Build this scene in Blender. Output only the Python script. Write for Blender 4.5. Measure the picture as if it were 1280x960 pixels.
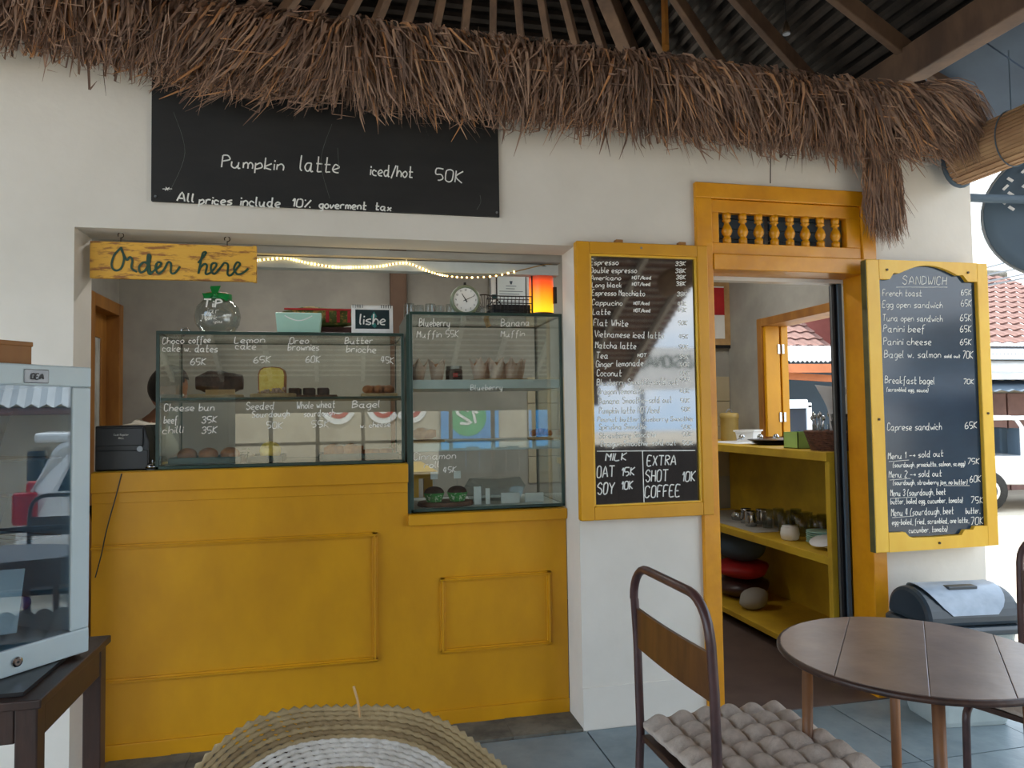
import bpy, bmesh, math, random
from mathutils import Vector, Matrix
import numpy as np
random.seed(7); rng = np.random.default_rng(7)
for o in list(bpy.data.objects): bpy.data.objects.remove(o)
SC = bpy.context.scene; COL = SC.collection
PI = math.pi
# ---------------------------------------------------------------- camera
F = 911.0; HC = 1.4
def _v(x, y): return Vector((x-640, -(y-480), -F))
_X = _v(4683, 458).normalized(); _Y = _v(435, 521); _Y = (_Y-_Y.dot(_X)*_X).normalized(); _Z = _X.cross(_Y)
ROT = Matrix((_X, _Y, _Z))
cam = bpy.data.cameras.new('camera'); cam.sensor_width = 36; cam.lens = F/1280*36; cam.clip_start = .05; cam.clip_end = 500
camo = bpy.data.objects.new('camera', cam); COL.objects.link(camo)
camo.matrix_world = Matrix.Translation((0, 0, HC)) @ ROT.to_4x4(); SC.camera = camo
def oy(px, py, y): d = ROT @ _v(px, py); t = y/d.y; return Vector((d.x*t, y, d.z*t+HC))
def ox(px, py, x): d = ROT @ _v(px, py); t = x/d.x; return Vector((x, d.y*t, d.z*t+HC))
def oz(px, py, z): d = ROT @ _v(px, py); t = (z-HC)/d.z; return Vector((d.x*t, d.y*t, z))
# ---------------------------------------------------------------- world, sun, exposure
W = bpy.data.worlds.new('world'); SC.world = W; W.use_nodes = True
nt = W.node_tree; nt.nodes.clear()
def N(nt, t, **k):
    n = nt.nodes.new(t)
    for a, b in k.items():
        if a.startswith('i_'): n.inputs[a[2:].replace('_', ' ')].default_value = b
        else: setattr(n, a, b)
    return n
tc = N(nt, 'ShaderNodeTexCoord'); mp = N(nt, 'ShaderNodeMapping'); mp.inputs['Scale'].default_value = (1, 1, 2.5)
ns = N(nt, 'ShaderNodeTexNoise', i_Scale=1.6, i_Detail=6.0, i_Roughness=.6)
cr = N(nt, 'ShaderNodeValToRGB'); e = cr.color_ramp.elements
e[0].position = .38; e[0].color = (.44, .66, .92, 1); e[1].position = .56; e[1].color = (.92, .965, 1, 1)
bg = N(nt, 'ShaderNodeBackground'); bg.inputs['Strength'].default_value = 1.65
ow = N(nt, 'ShaderNodeOutputWorld')
L = nt.links.new
L(tc.outputs['Generated'], mp.inputs[0]); L(mp.outputs[0], ns.inputs[0]); L(ns.outputs['Fac'], cr.inputs[0]); L(cr.outputs[0], bg.inputs[0]); L(bg.outputs[0], ow.inputs[0])
sun = bpy.data.lights.new('sun', 'SUN'); sun.energy = 3.4; sun.angle = .02; sun.color = (1, .96, .88)
so = bpy.data.objects.new('sun', sun); COL.objects.link(so)
SUNV = Vector((.30, .42, 1.25))
so.rotation_euler = SUNV.to_track_quat('Z', 'Y').to_euler(); so.location = (6, 6, 12)
KITCHEN_FILL_W = 4.5  # power of each added kitchen fill lamp
vs = SC.view_settings; vs.view_transform = 'Standard'; vs.look = 'None'; vs.exposure = 1.32; vs.gamma = 1; vs.use_curve_mapping = False
# ---------------------------------------------------------------- materials
def lin(c):
    f = lambda u: u/12.92 if u <= .04045 else ((u+.055)/1.055)**2.4
    return tuple(f(v/255) for v in c)+(1,)
def mat(name, c, rough=.6, c2=None, sc=8., stretch=(1, 1, 1), bump=0., bsc=None, metal=0., spec=.5, coat=0., ior=None, det=4., emit=0., lo=.35, hi=.65, island=None, alpha=1.):
    m = bpy.data.materials.new(name); m.use_nodes = True; t = m.node_tree; b = t.nodes['Principled BSDF']
    b.inputs['Roughness'].default_value = rough; b.inputs['Metallic'].default_value = metal
    b.inputs['Specular IOR Level'].default_value = spec; b.inputs['Coat Weight'].default_value = coat; b.inputs['Coat Roughness'].default_value = .03
    if ior: b.inputs['IOR'].default_value = ior
    l = t.links.new; col = lin(c); b.inputs['Base Color'].default_value = col
    tcn = N(t, 'ShaderNodeTexCoord'); mpn = N(t, 'ShaderNodeMapping'); mpn.inputs['Scale'].default_value = stretch
    l(tcn.outputs['Object'], mpn.inputs[0])
    if c2:
        n = N(t, 'ShaderNodeTexNoise', i_Scale=sc, i_Detail=det, i_Roughness=.6); l(mpn.outputs[0], n.inputs[0])
        r = N(t, 'ShaderNodeValToRGB'); r.color_ramp.elements[0].color = col; r.color_ramp.elements[0].position = lo
        r.color_ramp.elements[1].color = lin(c2); r.color_ramp.elements[1].position = hi
        l(n.outputs['Fac'], r.inputs[0]); out = r.outputs[0]
        if island:
            g = N(t, 'ShaderNodeNewGeometry'); rr = N(t, 'ShaderNodeValToRGB')
            for i, (p, cc) in enumerate(island):
                if i < 2: el = rr.color_ramp.elements[i]; el.position = p
                else: el = rr.color_ramp.elements.new(p)
                el.color = lin(cc)
            l(g.outputs['Random Per Island'], rr.inputs[0]); mx = N(t, 'ShaderNodeMix', data_type='RGBA'); mx.inputs[0].default_value = .65
            l(r.outputs[0], mx.inputs[6]); l(rr.outputs[0], mx.inputs[7]); out = mx.outputs[2]
        l(out, b.inputs['Base Color'])
    if bump:
        n2 = N(t, 'ShaderNodeTexNoise', i_Scale=bsc or sc*2, i_Detail=5.); l(mpn.outputs[0], n2.inputs[0])
        bp = N(t, 'ShaderNodeBump', i_Strength=bump, i_Distance=.01); l(n2.outputs['Fac'], bp.inputs['Height']); l(bp.outputs[0], b.inputs['Normal'])
    if emit:
        b.inputs['Emission Color'].default_value = col; b.inputs['Emission Strength'].default_value = emit
    return m
def glassmat(name, tint=(235, 245, 240), k=1., rough=.0, base=.04, ior=1.5):
    m = bpy.data.materials.new(name); m.use_nodes = True; t = m.node_tree; t.nodes.clear(); l = t.links.new
    tr = N(t, 'ShaderNodeBsdfTransparent'); tr.inputs[0].default_value = lin(tint)
    gl = N(t, 'ShaderNodeBsdfGlossy'); gl.inputs['Roughness'].default_value = rough; gl.inputs[0].default_value = (k, k, k, 1)
    fr = N(t, 'ShaderNodeFresnel'); ge = N(t, 'ShaderNodeNewGeometry'); im = N(t, 'ShaderNodeMapRange'); im.inputs[3].default_value = ior; im.inputs[4].default_value = 1/ior; l(ge.outputs['Backfacing'], im.inputs[0]); l(im.outputs[0], fr.inputs[0]); ad = N(t, 'ShaderNodeMath', operation='ADD', use_clamp=True); ad.inputs[1].default_value = base
    mx = N(t, 'ShaderNodeMixShader'); o = N(t, 'ShaderNodeOutputMaterial')
    l(fr.outputs[0], ad.inputs[0]); l(ad.outputs[0], mx.inputs[0]); l(tr.outputs[0], mx.inputs[1]); l(gl.outputs[0], mx.inputs[2]); l(mx.outputs[0], o.inputs[0])
    return m
M = dict(
 wall=mat('wall_paint', (224, 218, 208), .85, (211, 205, 194), 2.2, bump=.12, bsc=26, lo=.3, hi=.75),
 inner=mat('grey_plaster', (170, 168, 160), .85, (150, 148, 142), 2.5, bump=.1, bsc=20),
 yellow=mat('yellow_paint', (216, 154, 0), .45, (198, 138, 0), 3., bump=.12, bsc=22, stretch=(1, 1, .6)),
 yellow2=mat('pale_yellow_paint', (232, 188, 60), .4, (222, 170, 38), 5., bump=.18, bsc=16, stretch=(1, 1, .4)),
 orange=mat('ochre_paint', (222, 152, 18), .35, (204, 134, 10), 6., bump=.3, bsc=14),
 olive=mat('olive_edge', (96, 90, 46), .6, (74, 72, 40), 9.),
 ykit=mat('kitchen_yellow', (214, 176, 44), .55, (190, 152, 40), 4.),
 white=mat('white_enamel', (222, 232, 234), .3, (212, 224, 228), 4.),
 fridge=mat('pale_blue_enamel', (206, 222, 226), .3, (198, 216, 222), 3.),
 plastic_w=mat('white_plastic', (235, 235, 232), .35, (225, 225, 222), 5.),
 chalkb=mat('matt_blackboard', (24, 24, 24), .65, (36, 35, 34), 2.2, bump=.05, bsc=30, stretch=(1, 1, 3), det=8),
 gloss=mat('glossy_black_panel', (16, 17, 20), .04, (20, 21, 24), 3., spec=1., ior=1.85),
 slate=mat('glossy_slate_panel', (18, 44, 66), .12, (26, 54, 76), 3., spec=.6, ior=1.45, stretch=(1, 1, 2)),
 chalk=mat('chalk_marker', (236, 236, 230), .8, (220, 220, 214), 40.),
 chalk_thin=mat('chalk_faint', (96, 98, 96), .8, (74, 76, 74), 60.),
 sign=mat('crackled_sign_paint', (222, 168, 60), .6, (150, 96, 44), 26., stretch=(.5, 1, 2.2), lo=.52, hi=.62, det=8, bump=.3, bsc=30),
 green_p=mat('dark_green_paint', (22, 70, 48), .4, (16, 56, 40), 10.),
 iron=mat('dark_iron', (58, 52, 46), .5, (80, 64, 50), 20., metal=.6),
 alum=mat('aluminium', (150, 154, 156), .35, (130, 134, 138), 10., metal=.7),
 greenedge=mat('dark_green_edge', (44, 68, 60), .3, (34, 56, 50), 12.),
 greyshelf=mat('white_shelf_edge', (196, 202, 200), .4, (184, 192, 190), 10.),
 wood=mat('table_wood', (140, 114, 98), .34, (112, 88, 74), 3., stretch=(2, 2, 1), bump=.06, bsc=20, spec=.9, det=7),
 wood_d=mat('dark_wood', (70, 46, 36), .45, (50, 34, 28), 6., stretch=(5, 1, 1), bump=.1),
 wood_o=mat('ochre_wood', (170, 116, 48), .5, (136, 88, 38), 6., stretch=(1, 1, .3), bump=.1),
 legw=mat('worn_leg_wood', (150, 100, 58), .45, (96, 66, 48), 9., stretch=(1, 1, .3), bump=.1),
 brownw=mat('rear_brown_wall', (120, 96, 80), .8, (96, 76, 64), 2.),
 fillglow=mat('fill_glow', (255, 250, 240), .5, emit=3.),
 tileu=mat('tile_underside', (150, 108, 84), .8, (112, 78, 62), 5.), mortar=mat('pale_mortar', (214, 204, 190), .8, (180, 168, 152), 20.),
 board=mat('pale_board', (196, 160, 112), .6, (170, 132, 86), 8., stretch=(1, 6, 1)),
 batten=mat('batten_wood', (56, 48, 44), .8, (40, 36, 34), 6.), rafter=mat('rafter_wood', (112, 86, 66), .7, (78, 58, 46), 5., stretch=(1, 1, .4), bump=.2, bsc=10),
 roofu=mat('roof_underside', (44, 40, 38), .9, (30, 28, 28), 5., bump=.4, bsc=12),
 straw=mat('thatch_straw', (140, 106, 86), .8, (112, 84, 68), 20., island=[(0, (92, 76, 68)), (.5, (156, 126, 108)), (.85, (198, 164, 138)), (.97, (226, 162, 104))]),
 tubem=mat('maroon_tube', (84, 56, 54), .35, (62, 40, 40), 14., bump=.1, spec=.6),
 slat=mat('seat_slat', (104, 68, 40), .3, (78, 50, 34), 6., stretch=(1, 5, 1)),
 cushion=mat('taupe_cushion', (204, 190, 178), .95, (190, 176, 164), 60., bump=.25, bsc=300),
 floor=mat('slate_tile', (132, 146, 152), .42, (100, 116, 124), 3.5, bump=.55, bsc=9, det=9),
 joint=mat('tile_joint', (120, 124, 122), .9, (96, 100, 100), 8.),
 kfloor=mat('brown_floor_tile', (96, 80, 74), .5, (80, 66, 62), 4.),
 conc=mat('rough_concrete', (120, 116, 104), .9, (76, 74, 68), 7., bump=.5, bsc=14, det=8),
 ground=mat('sunlit_ground', (196, 188, 172), .95, (170, 160, 144), .8, bump=.3, bsc=3, det=8),
 black=mat('black_plastic', (24, 26, 30), .35, (32, 34, 38), 8.),
 dark=mat('dark_fabric', (34, 30, 30), .9, (46, 40, 38), 12.),
 bluegrey=mat('blue_grey_panel', (78, 96, 112), .7, (76, 92, 106), 2.),
 chrome=mat('polished_steel', (200, 204, 208), .12, (180, 184, 188), 10., metal=1.),
 mint=mat('mint_plastic', (168, 208, 192), .35, (158, 198, 182), 4.),
 paper=mat('white_paper', (236, 236, 234), .8, (226, 226, 224), 6.),
 parch=mat('baking_paper', (216, 190, 176), .8, (180, 146, 130), 12.),
 bread=mat('brown_crust', (186, 112, 56), .6, (140, 78, 38), 18., bump=.4, bsc=40),
 crumb=mat('yellow_crumb', (248, 214, 120), .8, (236, 190, 84), 30., bump=.4, bsc=60),
 choc=mat('chocolate_crumb', (66, 40, 32), .7, (36, 22, 18), 30., bump=.5, bsc=60),
 tray=mat('teal_tray', (42, 78, 78), .4, (34, 66, 68), 8.),
 ribbon=mat('green_ribbon', (20, 150, 74), .3, (8, 118, 56), 12.),
 skin=mat('skin', (150, 104, 80), .55, (138, 94, 72), 12.), hair=mat('black_hair', (26, 20, 18), .5, (16, 12, 12), 30., bump=.5, bsc=60, stretch=(1, 1, .2)),
 shirt=mat('cream_shirt', (206, 200, 186), .85, (190, 184, 170), 8., bump=.3, bsc=14),
 red=mat('red_paint', (190, 40, 44), .5, (170, 30, 36), 6.), pinkw=mat('pink_wall', (170, 100, 94), .8, (154, 88, 84), 2.),
 tile=mat('roof_tile', (120, 84, 74), .85, (88, 62, 56), 3., bump=.4, bsc=8),
 walltile=mat('beige_wall_tile', (190, 178, 150), .3, (180, 168, 140), 3.),
 corr=mat('corrugated_white', (176, 180, 184), .5, (156, 160, 164), 2.), beige=mat('beige_wall', (186, 176, 156), .85, (170, 158, 138), 1.5),
 orangef=mat('orange_fascia', (176, 104, 62), .6, (160, 92, 52), 4.), brownd=mat('brown_door', (126, 92, 84), .7, (108, 78, 72), 3.),
 car=mat('white_car_paint', (228, 230, 232), .25, (222, 224, 226), 3., coat=.6), cglass=mat('dark_car_glass', (26, 38, 52), .06, (34, 46, 60), 2., spec=.9),
 tyre=mat('tyre_rubber', (34, 34, 34), .85, (46, 46, 46), 20.), redl=mat('red_lens', (170, 20, 30), .15, (150, 14, 24), 8.),
 bamboo=mat('bamboo_slat', (192, 156, 116), .6, (160, 122, 88), 12., stretch=(1, .3, 1), bump=.2),
 seagrass=mat('seagrass', (158, 138, 100), .85, (112, 92, 62), 34., bump=.5, bsc=80, island=[(0, (120, 100, 70)), (1, (178, 158, 118))]),
 seawhite=mat('bleached_seagrass', (206, 202, 196), .85, (176, 170, 162), 40., bump=.4, bsc=80),
 bin_d=mat('dark_grey_bin', (54, 66, 76), .35, (46, 58, 68), 6.), bin_l=mat('light_grey_lid', (172, 188, 206), .3, (140, 156, 174), 6.), bin_b=mat('grey_bin_body', (180, 190, 188), .4, (160, 172, 172), 5.),
 canister=mat('ochre_canister', (186, 160, 92), .4, (172, 146, 80), 5.), greenb=mat('green_box', (168, 206, 120), .6, (154, 194, 106), 4.),
 wicker=mat('wicker', (116, 74, 52), .7, (76, 48, 36), 40., bump=.5, bsc=70), leaf=mat('leaf', (60, 96, 44), .6, (44, 76, 34), 20.),
 bluecap=mat('blue_cap', (24, 48, 150), .35, (18, 38, 130), 8.), bottle=glassmat('blue_bottle_plastic', (206, 226, 240), 1., .08),
 glass=glassmat('pane_glass', (243, 248, 246), 1., 0., .04), glass_dark=glassmat('fridge_pane', (222, 234, 240), 1., 0., .075), tumbler=glassmat('tumbler_glass', (226, 232, 232), 1., .03, .05),
 frost=mat('frosted_glass', (206, 210, 206), .5, (150, 152, 148), 14., stretch=(1, 1, .4), bump=.5),
 batik=mat('batik_cloth', (170, 142, 76), .8, (96, 110, 56), 30., bump=.3, lo=.45, hi=.5, stretch=(1, 1, 1.6)),
 mesh=mat('black_mesh', (22, 22, 24), .5, (34, 34, 36), 30.), clockg=mat('sage_enamel', (128, 138, 116), .35, (116, 126, 104), 8.),
 fairy=mat('warm_bulb', (255, 214, 130), .5, emit=4.), cable=mat('gold_cable', (176, 140, 84), .5, (150, 118, 66), 30.),
 navy=mat('dark_print', (20, 48, 52), .5, (14, 36, 40), 6.), blueb=mat('blue_banner', (40, 130, 200), .6, (50, 150, 214), 2.), greenbn=mat('green_banner', (60, 170, 110), .6, (50, 158, 100), 2.),
 bakegreen=mat('green_baking_cup', (50, 150, 70), .6, (200, 220, 190), 60., lo=.55, hi=.58), eaves=mat('blue_grey_eave', (70, 86, 104), .8, (60, 74, 92), 3., bump=.2),
)
# lamp shade: orange glass with a fire coloured gradient of its own, lit from inside
m = bpy.data.materials.new('lamp_glass'); m.use_nodes = True; t = m.node_tree; b = t.nodes['Principled BSDF']; l = t.links.new
tcn = N(t, 'ShaderNodeTexCoord'); sx = N(t, 'ShaderNodeSeparateXYZ'); rp = N(t, 'ShaderNodeMapRange'); rp.inputs[1].default_value = .03; rp.inputs[2].default_value = .23
cr = N(t, 'ShaderNodeValToRGB'); el = cr.color_ramp.elements; el[0].color = lin((255, 190, 30)); el[1].color = lin((52, 26, 18)); el[1].position = .97
x = el.new(.3); x.color = lin((240, 140, 20)); x = el.new(.62); x.color = lin((228, 76, 24)); x = el.new(.8); x.color = lin((130, 46, 26))
l(tcn.outputs['Object'], sx.inputs[0]); l(sx.outputs[2], rp.inputs[0]); l(rp.outputs[0], cr.inputs[0]); l(cr.outputs[0], b.inputs['Base Color']); l(cr.outputs[0], b.inputs['Emission Color']); b.inputs['Emission Strength'].default_value = .55; b.inputs['Roughness'].default_value = .4
M['lamp'] = m
# ---------------------------------------------------------------- mesh builder
class B:
    def __init__(s): s.v = []; s.f = []; s.sm = False
    def add(s, vs, fs, mtx=None):
        n = len(s.v)
        for v in vs: s.v.append(tuple(mtx @ Vector(v)) if mtx else tuple(v))
        for f in fs: s.f.append(tuple(i+n for i in f))
        return s
    def box(s, a, b, mtx=None):
        x0, y0, z0 = [min(p, q) for p, q in zip(a, b)]; x1, y1, z1 = [max(p, q) for p, q in zip(a, b)]
        return s.add([(x0,y0,z0),(x1,y0,z0),(x1,y1,z0),(x0,y1,z0),(x0,y0,z1),(x1,y0,z1),(x1,y1,z1),(x0,y1,z1)],
              [(0,3,2,1),(4,5,6,7),(0,1,5,4),(1,2,6,5),(2,3,7,6),(3,0,4,7)], mtx)
    def lathe(s, prof, n=20, c=(0,0,0), mtx=None, a0=0, a1=2*PI, sx=1., sy=1.):
        vs = []; fs = []; full = abs(a1-a0-2*PI) < 1e-6; m = n if full else n+1
        for r, z in prof:
            for i in range(m):
                a = a0+(a1-a0)*i/n; vs.append((c[0]+r*sx*math.cos(a), c[1]+r*sy*math.sin(a), c[2]+z))
        for j in range(len(prof)-1):
            for i in range(n):
                k = (i+1) % m; fs.append((j*m+i, j*m+k, (j+1)*m+k, (j+1)*m+i))
        if prof[0][0] > 1e-5 and full and getattr(s, 'caps', True): fs.append(tuple(range(m-1, -1, -1)))
        if prof[-1][0] > 1e-5 and full and getattr(s, 'caps', True) and not (len(prof) == 2 and prof[0][0] < 1e-5 and prof[0][1] == prof[1][1]): fs.append(tuple((len(prof)-1)*m+i for i in range(m)))
        return s.add(vs, fs, mtx)
    def cyl(s, c, r, h, n=16, mtx=None): return s.lathe([(r, 0), (r, h)], n, c, mtx)
    def tube(s, pts, r, n=8, closed=False, mtx=None):
        P = [Vector(p) for p in pts]; R_ = r if isinstance(r, (list, tuple)) else [r]*len(P); vs = []; fs = []; up = None
        for i, p in enumerate(P):
            if closed: t = (P[(i+1) % len(P)]-P[i-1])
            else: t = (P[min(i+1, len(P)-1)]-P[max(i-1, 0)])
            t.normalize()
            if up is None: up = Vector((0, 0, 1)) if abs(t.z) < .9 else Vector((1, 0, 0))
            u = (up-up.dot(t)*t)
            if u.length < 1e-4: u = t.orthogonal()
            u.normalize(); up = u; w = t.cross(u)
            for k in range(n):
                a = 2*PI*k/n; vs.append(p+(u*math.cos(a)+w*math.sin(a))*R_[i])
        m = len(P)
        for j in range(m if closed else m-1):
            for k in range(n):
                q = (k+1) % n; j2 = (j+1) % m; fs.append((j*n+k, j*n+q, j2*n+q, j2*n+k))
        if not closed: fs.append(tuple(range(n-1, -1, -1))); fs.append(tuple((m-1)*n+k for k in range(n)))
        return s.add(vs, fs, mtx)
    def prism(s, poly, y0, y1, mtx=None):          # polygon in X,Z extruded along Y
        n = len(poly); vs = [(x, y0, z) for x, z in poly]+[(x, y1, z) for x, z in poly]
        fs = [tuple(range(n)), tuple(range(2*n-1, n-1, -1))]+[(i, (i+1) % n+n*0, (i+1) % n+n, i+n)[::-1] for i in range(n)]
        return s.add(vs, fs, mtx)
    def sphere(s, c, r, n=14, m=8, sx=1, sy=1, sz=1, mtx=None):
        pr = [(max(r*math.sin(PI*j/m), 1e-4), -r*math.cos(PI*j/m)) for j in range(m+1)]
        vs = []; fs = []
        for q, z in pr:
            for i in range(n): a = 2*PI*i/n; vs.append((c[0]+q*sx*math.cos(a), c[1]+q*sy*math.sin(a), c[2]+z*sz))
        for j in range(m):
            for i in range(n): k = (i+1) % n; fs.append((j*n+i, j*n+k, (j+1)*n+k, (j+1)*n+i))
        return s.add(vs, fs, mtx)
    def build(s, name, m, parent=None, smooth=False, bevel=0, world=False, weld=False):
        me = bpy.data.meshes.new(name)
        V = s.v
        if world and parent:
            o = Vector((0, 0, 0)); p = parent
            while p: o += p.location; p = p.parent
            V = [(a-o.x, b-o.y, c-o.z) for a, b, c in V]
        me.from_pydata(V, [], s.f)
        bm = bmesh.new(); bm.from_mesh(me)
        if weld: bmesh.ops.remove_doubles(bm, verts=bm.verts, dist=1e-5)
        if len(s.f) < 20000 and not getattr(s, 'keep', False): bmesh.ops.recalc_face_normals(bm, faces=bm.faces)
        bm.to_mesh(me); bm.free()
        me.materials.append(M[m] if isinstance(m, str) else m)
        ob = bpy.data.objects.new(name, me); COL.objects.link(ob)
        if parent: ob.parent = parent
        if smooth:
            for p in me.polygons: p.use_smooth = True
        if bevel:
            bv = ob.modifiers.new('bevel', 'BEVEL'); bv.width = bevel; bv.segments = 2; bv.limit_method = 'ANGLE'
        return ob
def tag(o, label=None, cat=None, group=None, kind=None):
    if label: o['label'] = label
    if cat: o['category'] = cat
    if group: o['group'] = group
    if kind: o['kind'] = kind
    return o
def thing(name, label, cat, loc=(0, 0, 0), rz=0, group=None):
    o = bpy.data.objects.new(name, None); COL.objects.link(o); o.location = loc; o.rotation_euler = (0, 0, rz); o.empty_display_size = .05
    return tag(o, label, cat, group)
def dup(root, loc, rz=0, label=None, group=None, scale=None):
    def cp(o, par):
        c = o.copy(); COL.objects.link(c)
        if par: c.parent = par
        for k in o.children: cp(k, c)
        return c
    r = cp(root, None); r.location = loc; r.rotation_euler = (0, 0, rz)
    if label: r['label'] = label
    if group: r['group'] = group
    if scale: r.scale = (scale,)*3
    return r
def st(o): o['kind'] = 'structure'; return o
def piece(src, name, parent, loc, rot=None):
    c = bpy.data.objects.new(name, src.data); COL.objects.link(c); c.parent = parent; c.location = loc
    if rot: c.rotation_euler = rot
    return c
# ---------------------------------------------------------------- handwriting: one stroke font
GL = dict(a='3515040312223435|353242', b='0802|042534331202', c='341504031232', d='351504031222343|383242', e='0334251504031232', f='3828171210|0525', g='3515040312223435|35312010',
 h='0802|0315253432', i='0502|0706', j='15110001|1716', k='0802|350332', l='080312', m='0502|04152422|24354442', n='0502|0415253432', o='1504031222333425 15', p='0500|042534331202', q='35150403122234|3530',
 r='0502|041535', s='35250433221202', t='1813122232|0535', u='0503122234|353242', v='051235', w='0512243245', x='0532|3502', y='0503122234|35312010', z='05350232',
 A='022842|1434', B='0802|0828373605|0535443302', C='37281807040312 2233', D='0802|08183734331202', E='38080232|0525', F='380802|0525', G='37281807031222333525', H='0802|3832|0535', I='0802', K='0802|380532', L='080232',
 M='0208253832', N='02083238', O='18070312223337281807', P='0802|0828373605', R='0802|0828373605|1532', S='3728180706253433221203', T='0848|2822', U='080312223338', V='082248', W='0812253248', X='0832|3802', Y='0825|4825 22')
GL.update({'0': '180703122233372818', '1': '061812', '2': '07182837360232', '3': '0718283736 15|25343322 1203', '4': '180434|2822', '5': '3808052534332212', '6': '28170503122233342504', '7': '083812', '8': '180706153433221203142536372818', '9': '36271807061525 36|3732',
 '/': '0138', '*': '0737|1826|1628', '%': '0238|0807|3332', '(': '28170411', ')': '08171401', ',': '1211', '-': '0434', '>': '0434|253423', '.': '0212', ':': '0403|1716'})
GL['d'] = '3515040312223435|383242'
def smooth(P, k=3):
    if len(P) < 3: return P
    out = []
    for i in range(len(P)-1):
        p0 = P[max(i-1, 0)]; p1 = P[i]; p2 = P[i+1]; p3 = P[min(i+2, len(P)-1)]
        for q in range(k):
            t = q/k; out.append(tuple(.5*((2*b)+(-a+c)*t+(2*a-5*b+4*c-d)*t*t+(-a+3*b-3*c+d)*t**3) for a, b, c, d in zip(p0, p1, p2, p3)))
    out.append(P[-1]); return out
def glyph_strokes(text):
    x = 0; S = []
    for ch in text:
        if ch == ' ': x += 3; continue
        g = GL.get(ch)
        if not g: x += 3; continue
        mxx = 0
        for st_ in g.replace(' ', '').split('|'):
            pts = [(int(st_[i]), int(st_[i+1])) for i in range(0, len(st_)-1, 2)]; mxx = max(mxx, max(p[0] for p in pts))
            pts = [(x+px+.12*(py-2)+random.uniform(-.12, .12), py-2+random.uniform(-.12, .12)) for px, py in pts]
            S.append(smooth(pts))
        x += mxx+1.3
    return S, max(x-1, 1)
class Pen:                                        # flat ribbons in a plane given by origin and two axes
    def __init__(s): s.b = B(); s.b.keep = True
    def strokes(s, S, o, ux, uz, w, n):
        for P in S:
            Q = [o+ux*p[0]+uz*p[1]+n*.0006*(1+random.random()) for p in P]; vs = []
            for i, p in enumerate(Q):
                t = (Q[min(i+1, len(Q)-1)]-Q[max(i-1, 0)]); t = t.normalized() if t.length > 1e-7 else ux.normalized()
                u = n.cross(t)*w/2; vs += [p-u, p+u]
            s.b.add(vs, [(2*i, 2*i+2, 2*i+3, 2*i+1) for i in range(len(Q)-1)])
    def text(s, t, a, c, h, w, n=Vector((0, -1, 0))):      # baseline from a to c, cap height h (metres)
        S, W_ = glyph_strokes(t); s.strokes(S, a, (c-a)/W_, Vector((0, 0, 1))*h/6, w, n)
def write(lines, y, parent, name='lettering', m='chalk', w=.0035, world=True):
    p = Pen()
    for t, x0, y0, x1, y1, h in lines:
        a = oy(x0, y0, y); c = oy(x1, y1, y); hh = (oy(x0, y0-h, y)-a).z
        p.text(t, a, c, hh, w)
    return p.b.build(name, m, parent, world=world)
# ================================================================ THE SETTING
WY0, WY1 = 3.134, 3.334
b = B()
for a, c in [((-4, WY0, -.4), (-1.042, WY1, 3.0)), ((-1.042, WY0, 2.16), (1.007, WY1, 3.0)), ((1.007, WY0, -.4), (1.61, WY1, 3.0)), ((1.61, WY0, 2.45), (2.56, WY1, 3.0)), ((2.56, WY0, -.4), (3.17, WY1, 3.0)), ((1.61, WY0+.13, 2.09), (2.56, WY1, 2.45))]:
    b.box(a, c)
b = B()
for a, c in [((-4, WY0, -.4), (-1.042, WY1, 3.0)), ((-1.042, WY0, 2.16), (1.007, WY1, 3.0)), ((1.007, WY0, -.4), (1.61, WY1, 3.0)), ((1.61, WY0, 2.46), (2.56, WY1, 3.0)), ((2.56, WY0, -.4), (3.17, WY1, 3.0))]:
    b.box(a, c)
wall_front = st(b.build('wall_front', 'wall'))
b = B(); b.box((1.007, WY0-.006, 0), (1.60, WY0, .185)); b.box((2.575, WY0-.006, 0), (3.176, WY0, .185)); st(b.build('baseboard_front', 'wall', bevel=.002))
st(B().box((-1.042, 3.40, 2.075), (1.007, 3.46, 2.125)).build('trim_1', 'greyshelf'))
b = B(); b.box((-1.042, 3.36, 2.13), (1.007, 3.46, 2.16)); st(b.build('trim_2', 'inner'))
b = B()                                                             # left kitchen wall with a doorway
b.box((-1.62, WY1, -.1), (-1.5, 4.72, 2.75)); b.box((-1.62, 4.72, 2.14), (-1.5, 5.38, 2.75)); st(b.build('wall_left', 'inner'))
b = B(); b.box((-1.62, 5.34, -.1), (3.17, 5.48, 2.75)); wb = st(b.build('wall_back', 'inner'))
b = B(); b.box((3.0, WY1, -.4), (3.17, 3.97, 2.75)); b.box((3.0, 4.87, -.4), (3.17, 5.48, 2.75)); b.box((3.0, 3.97, -.4), (3.17, 4.87, 1.2)); b.box((3.0, 3.97, 2.07), (3.17, 4.87, 2.75))
st(b.build('wall_right', 'inner'))
st(B().box((-1.62, WY1, 2.75), (3.17, 5.48, 2.84)).build('ceiling', 'inner'))
b = B(); b.box((.30, 5.26, 0), (.42, 5.34, 2.75)); st(b.build('trim_3', 'brownw', bevel=.02))
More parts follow.
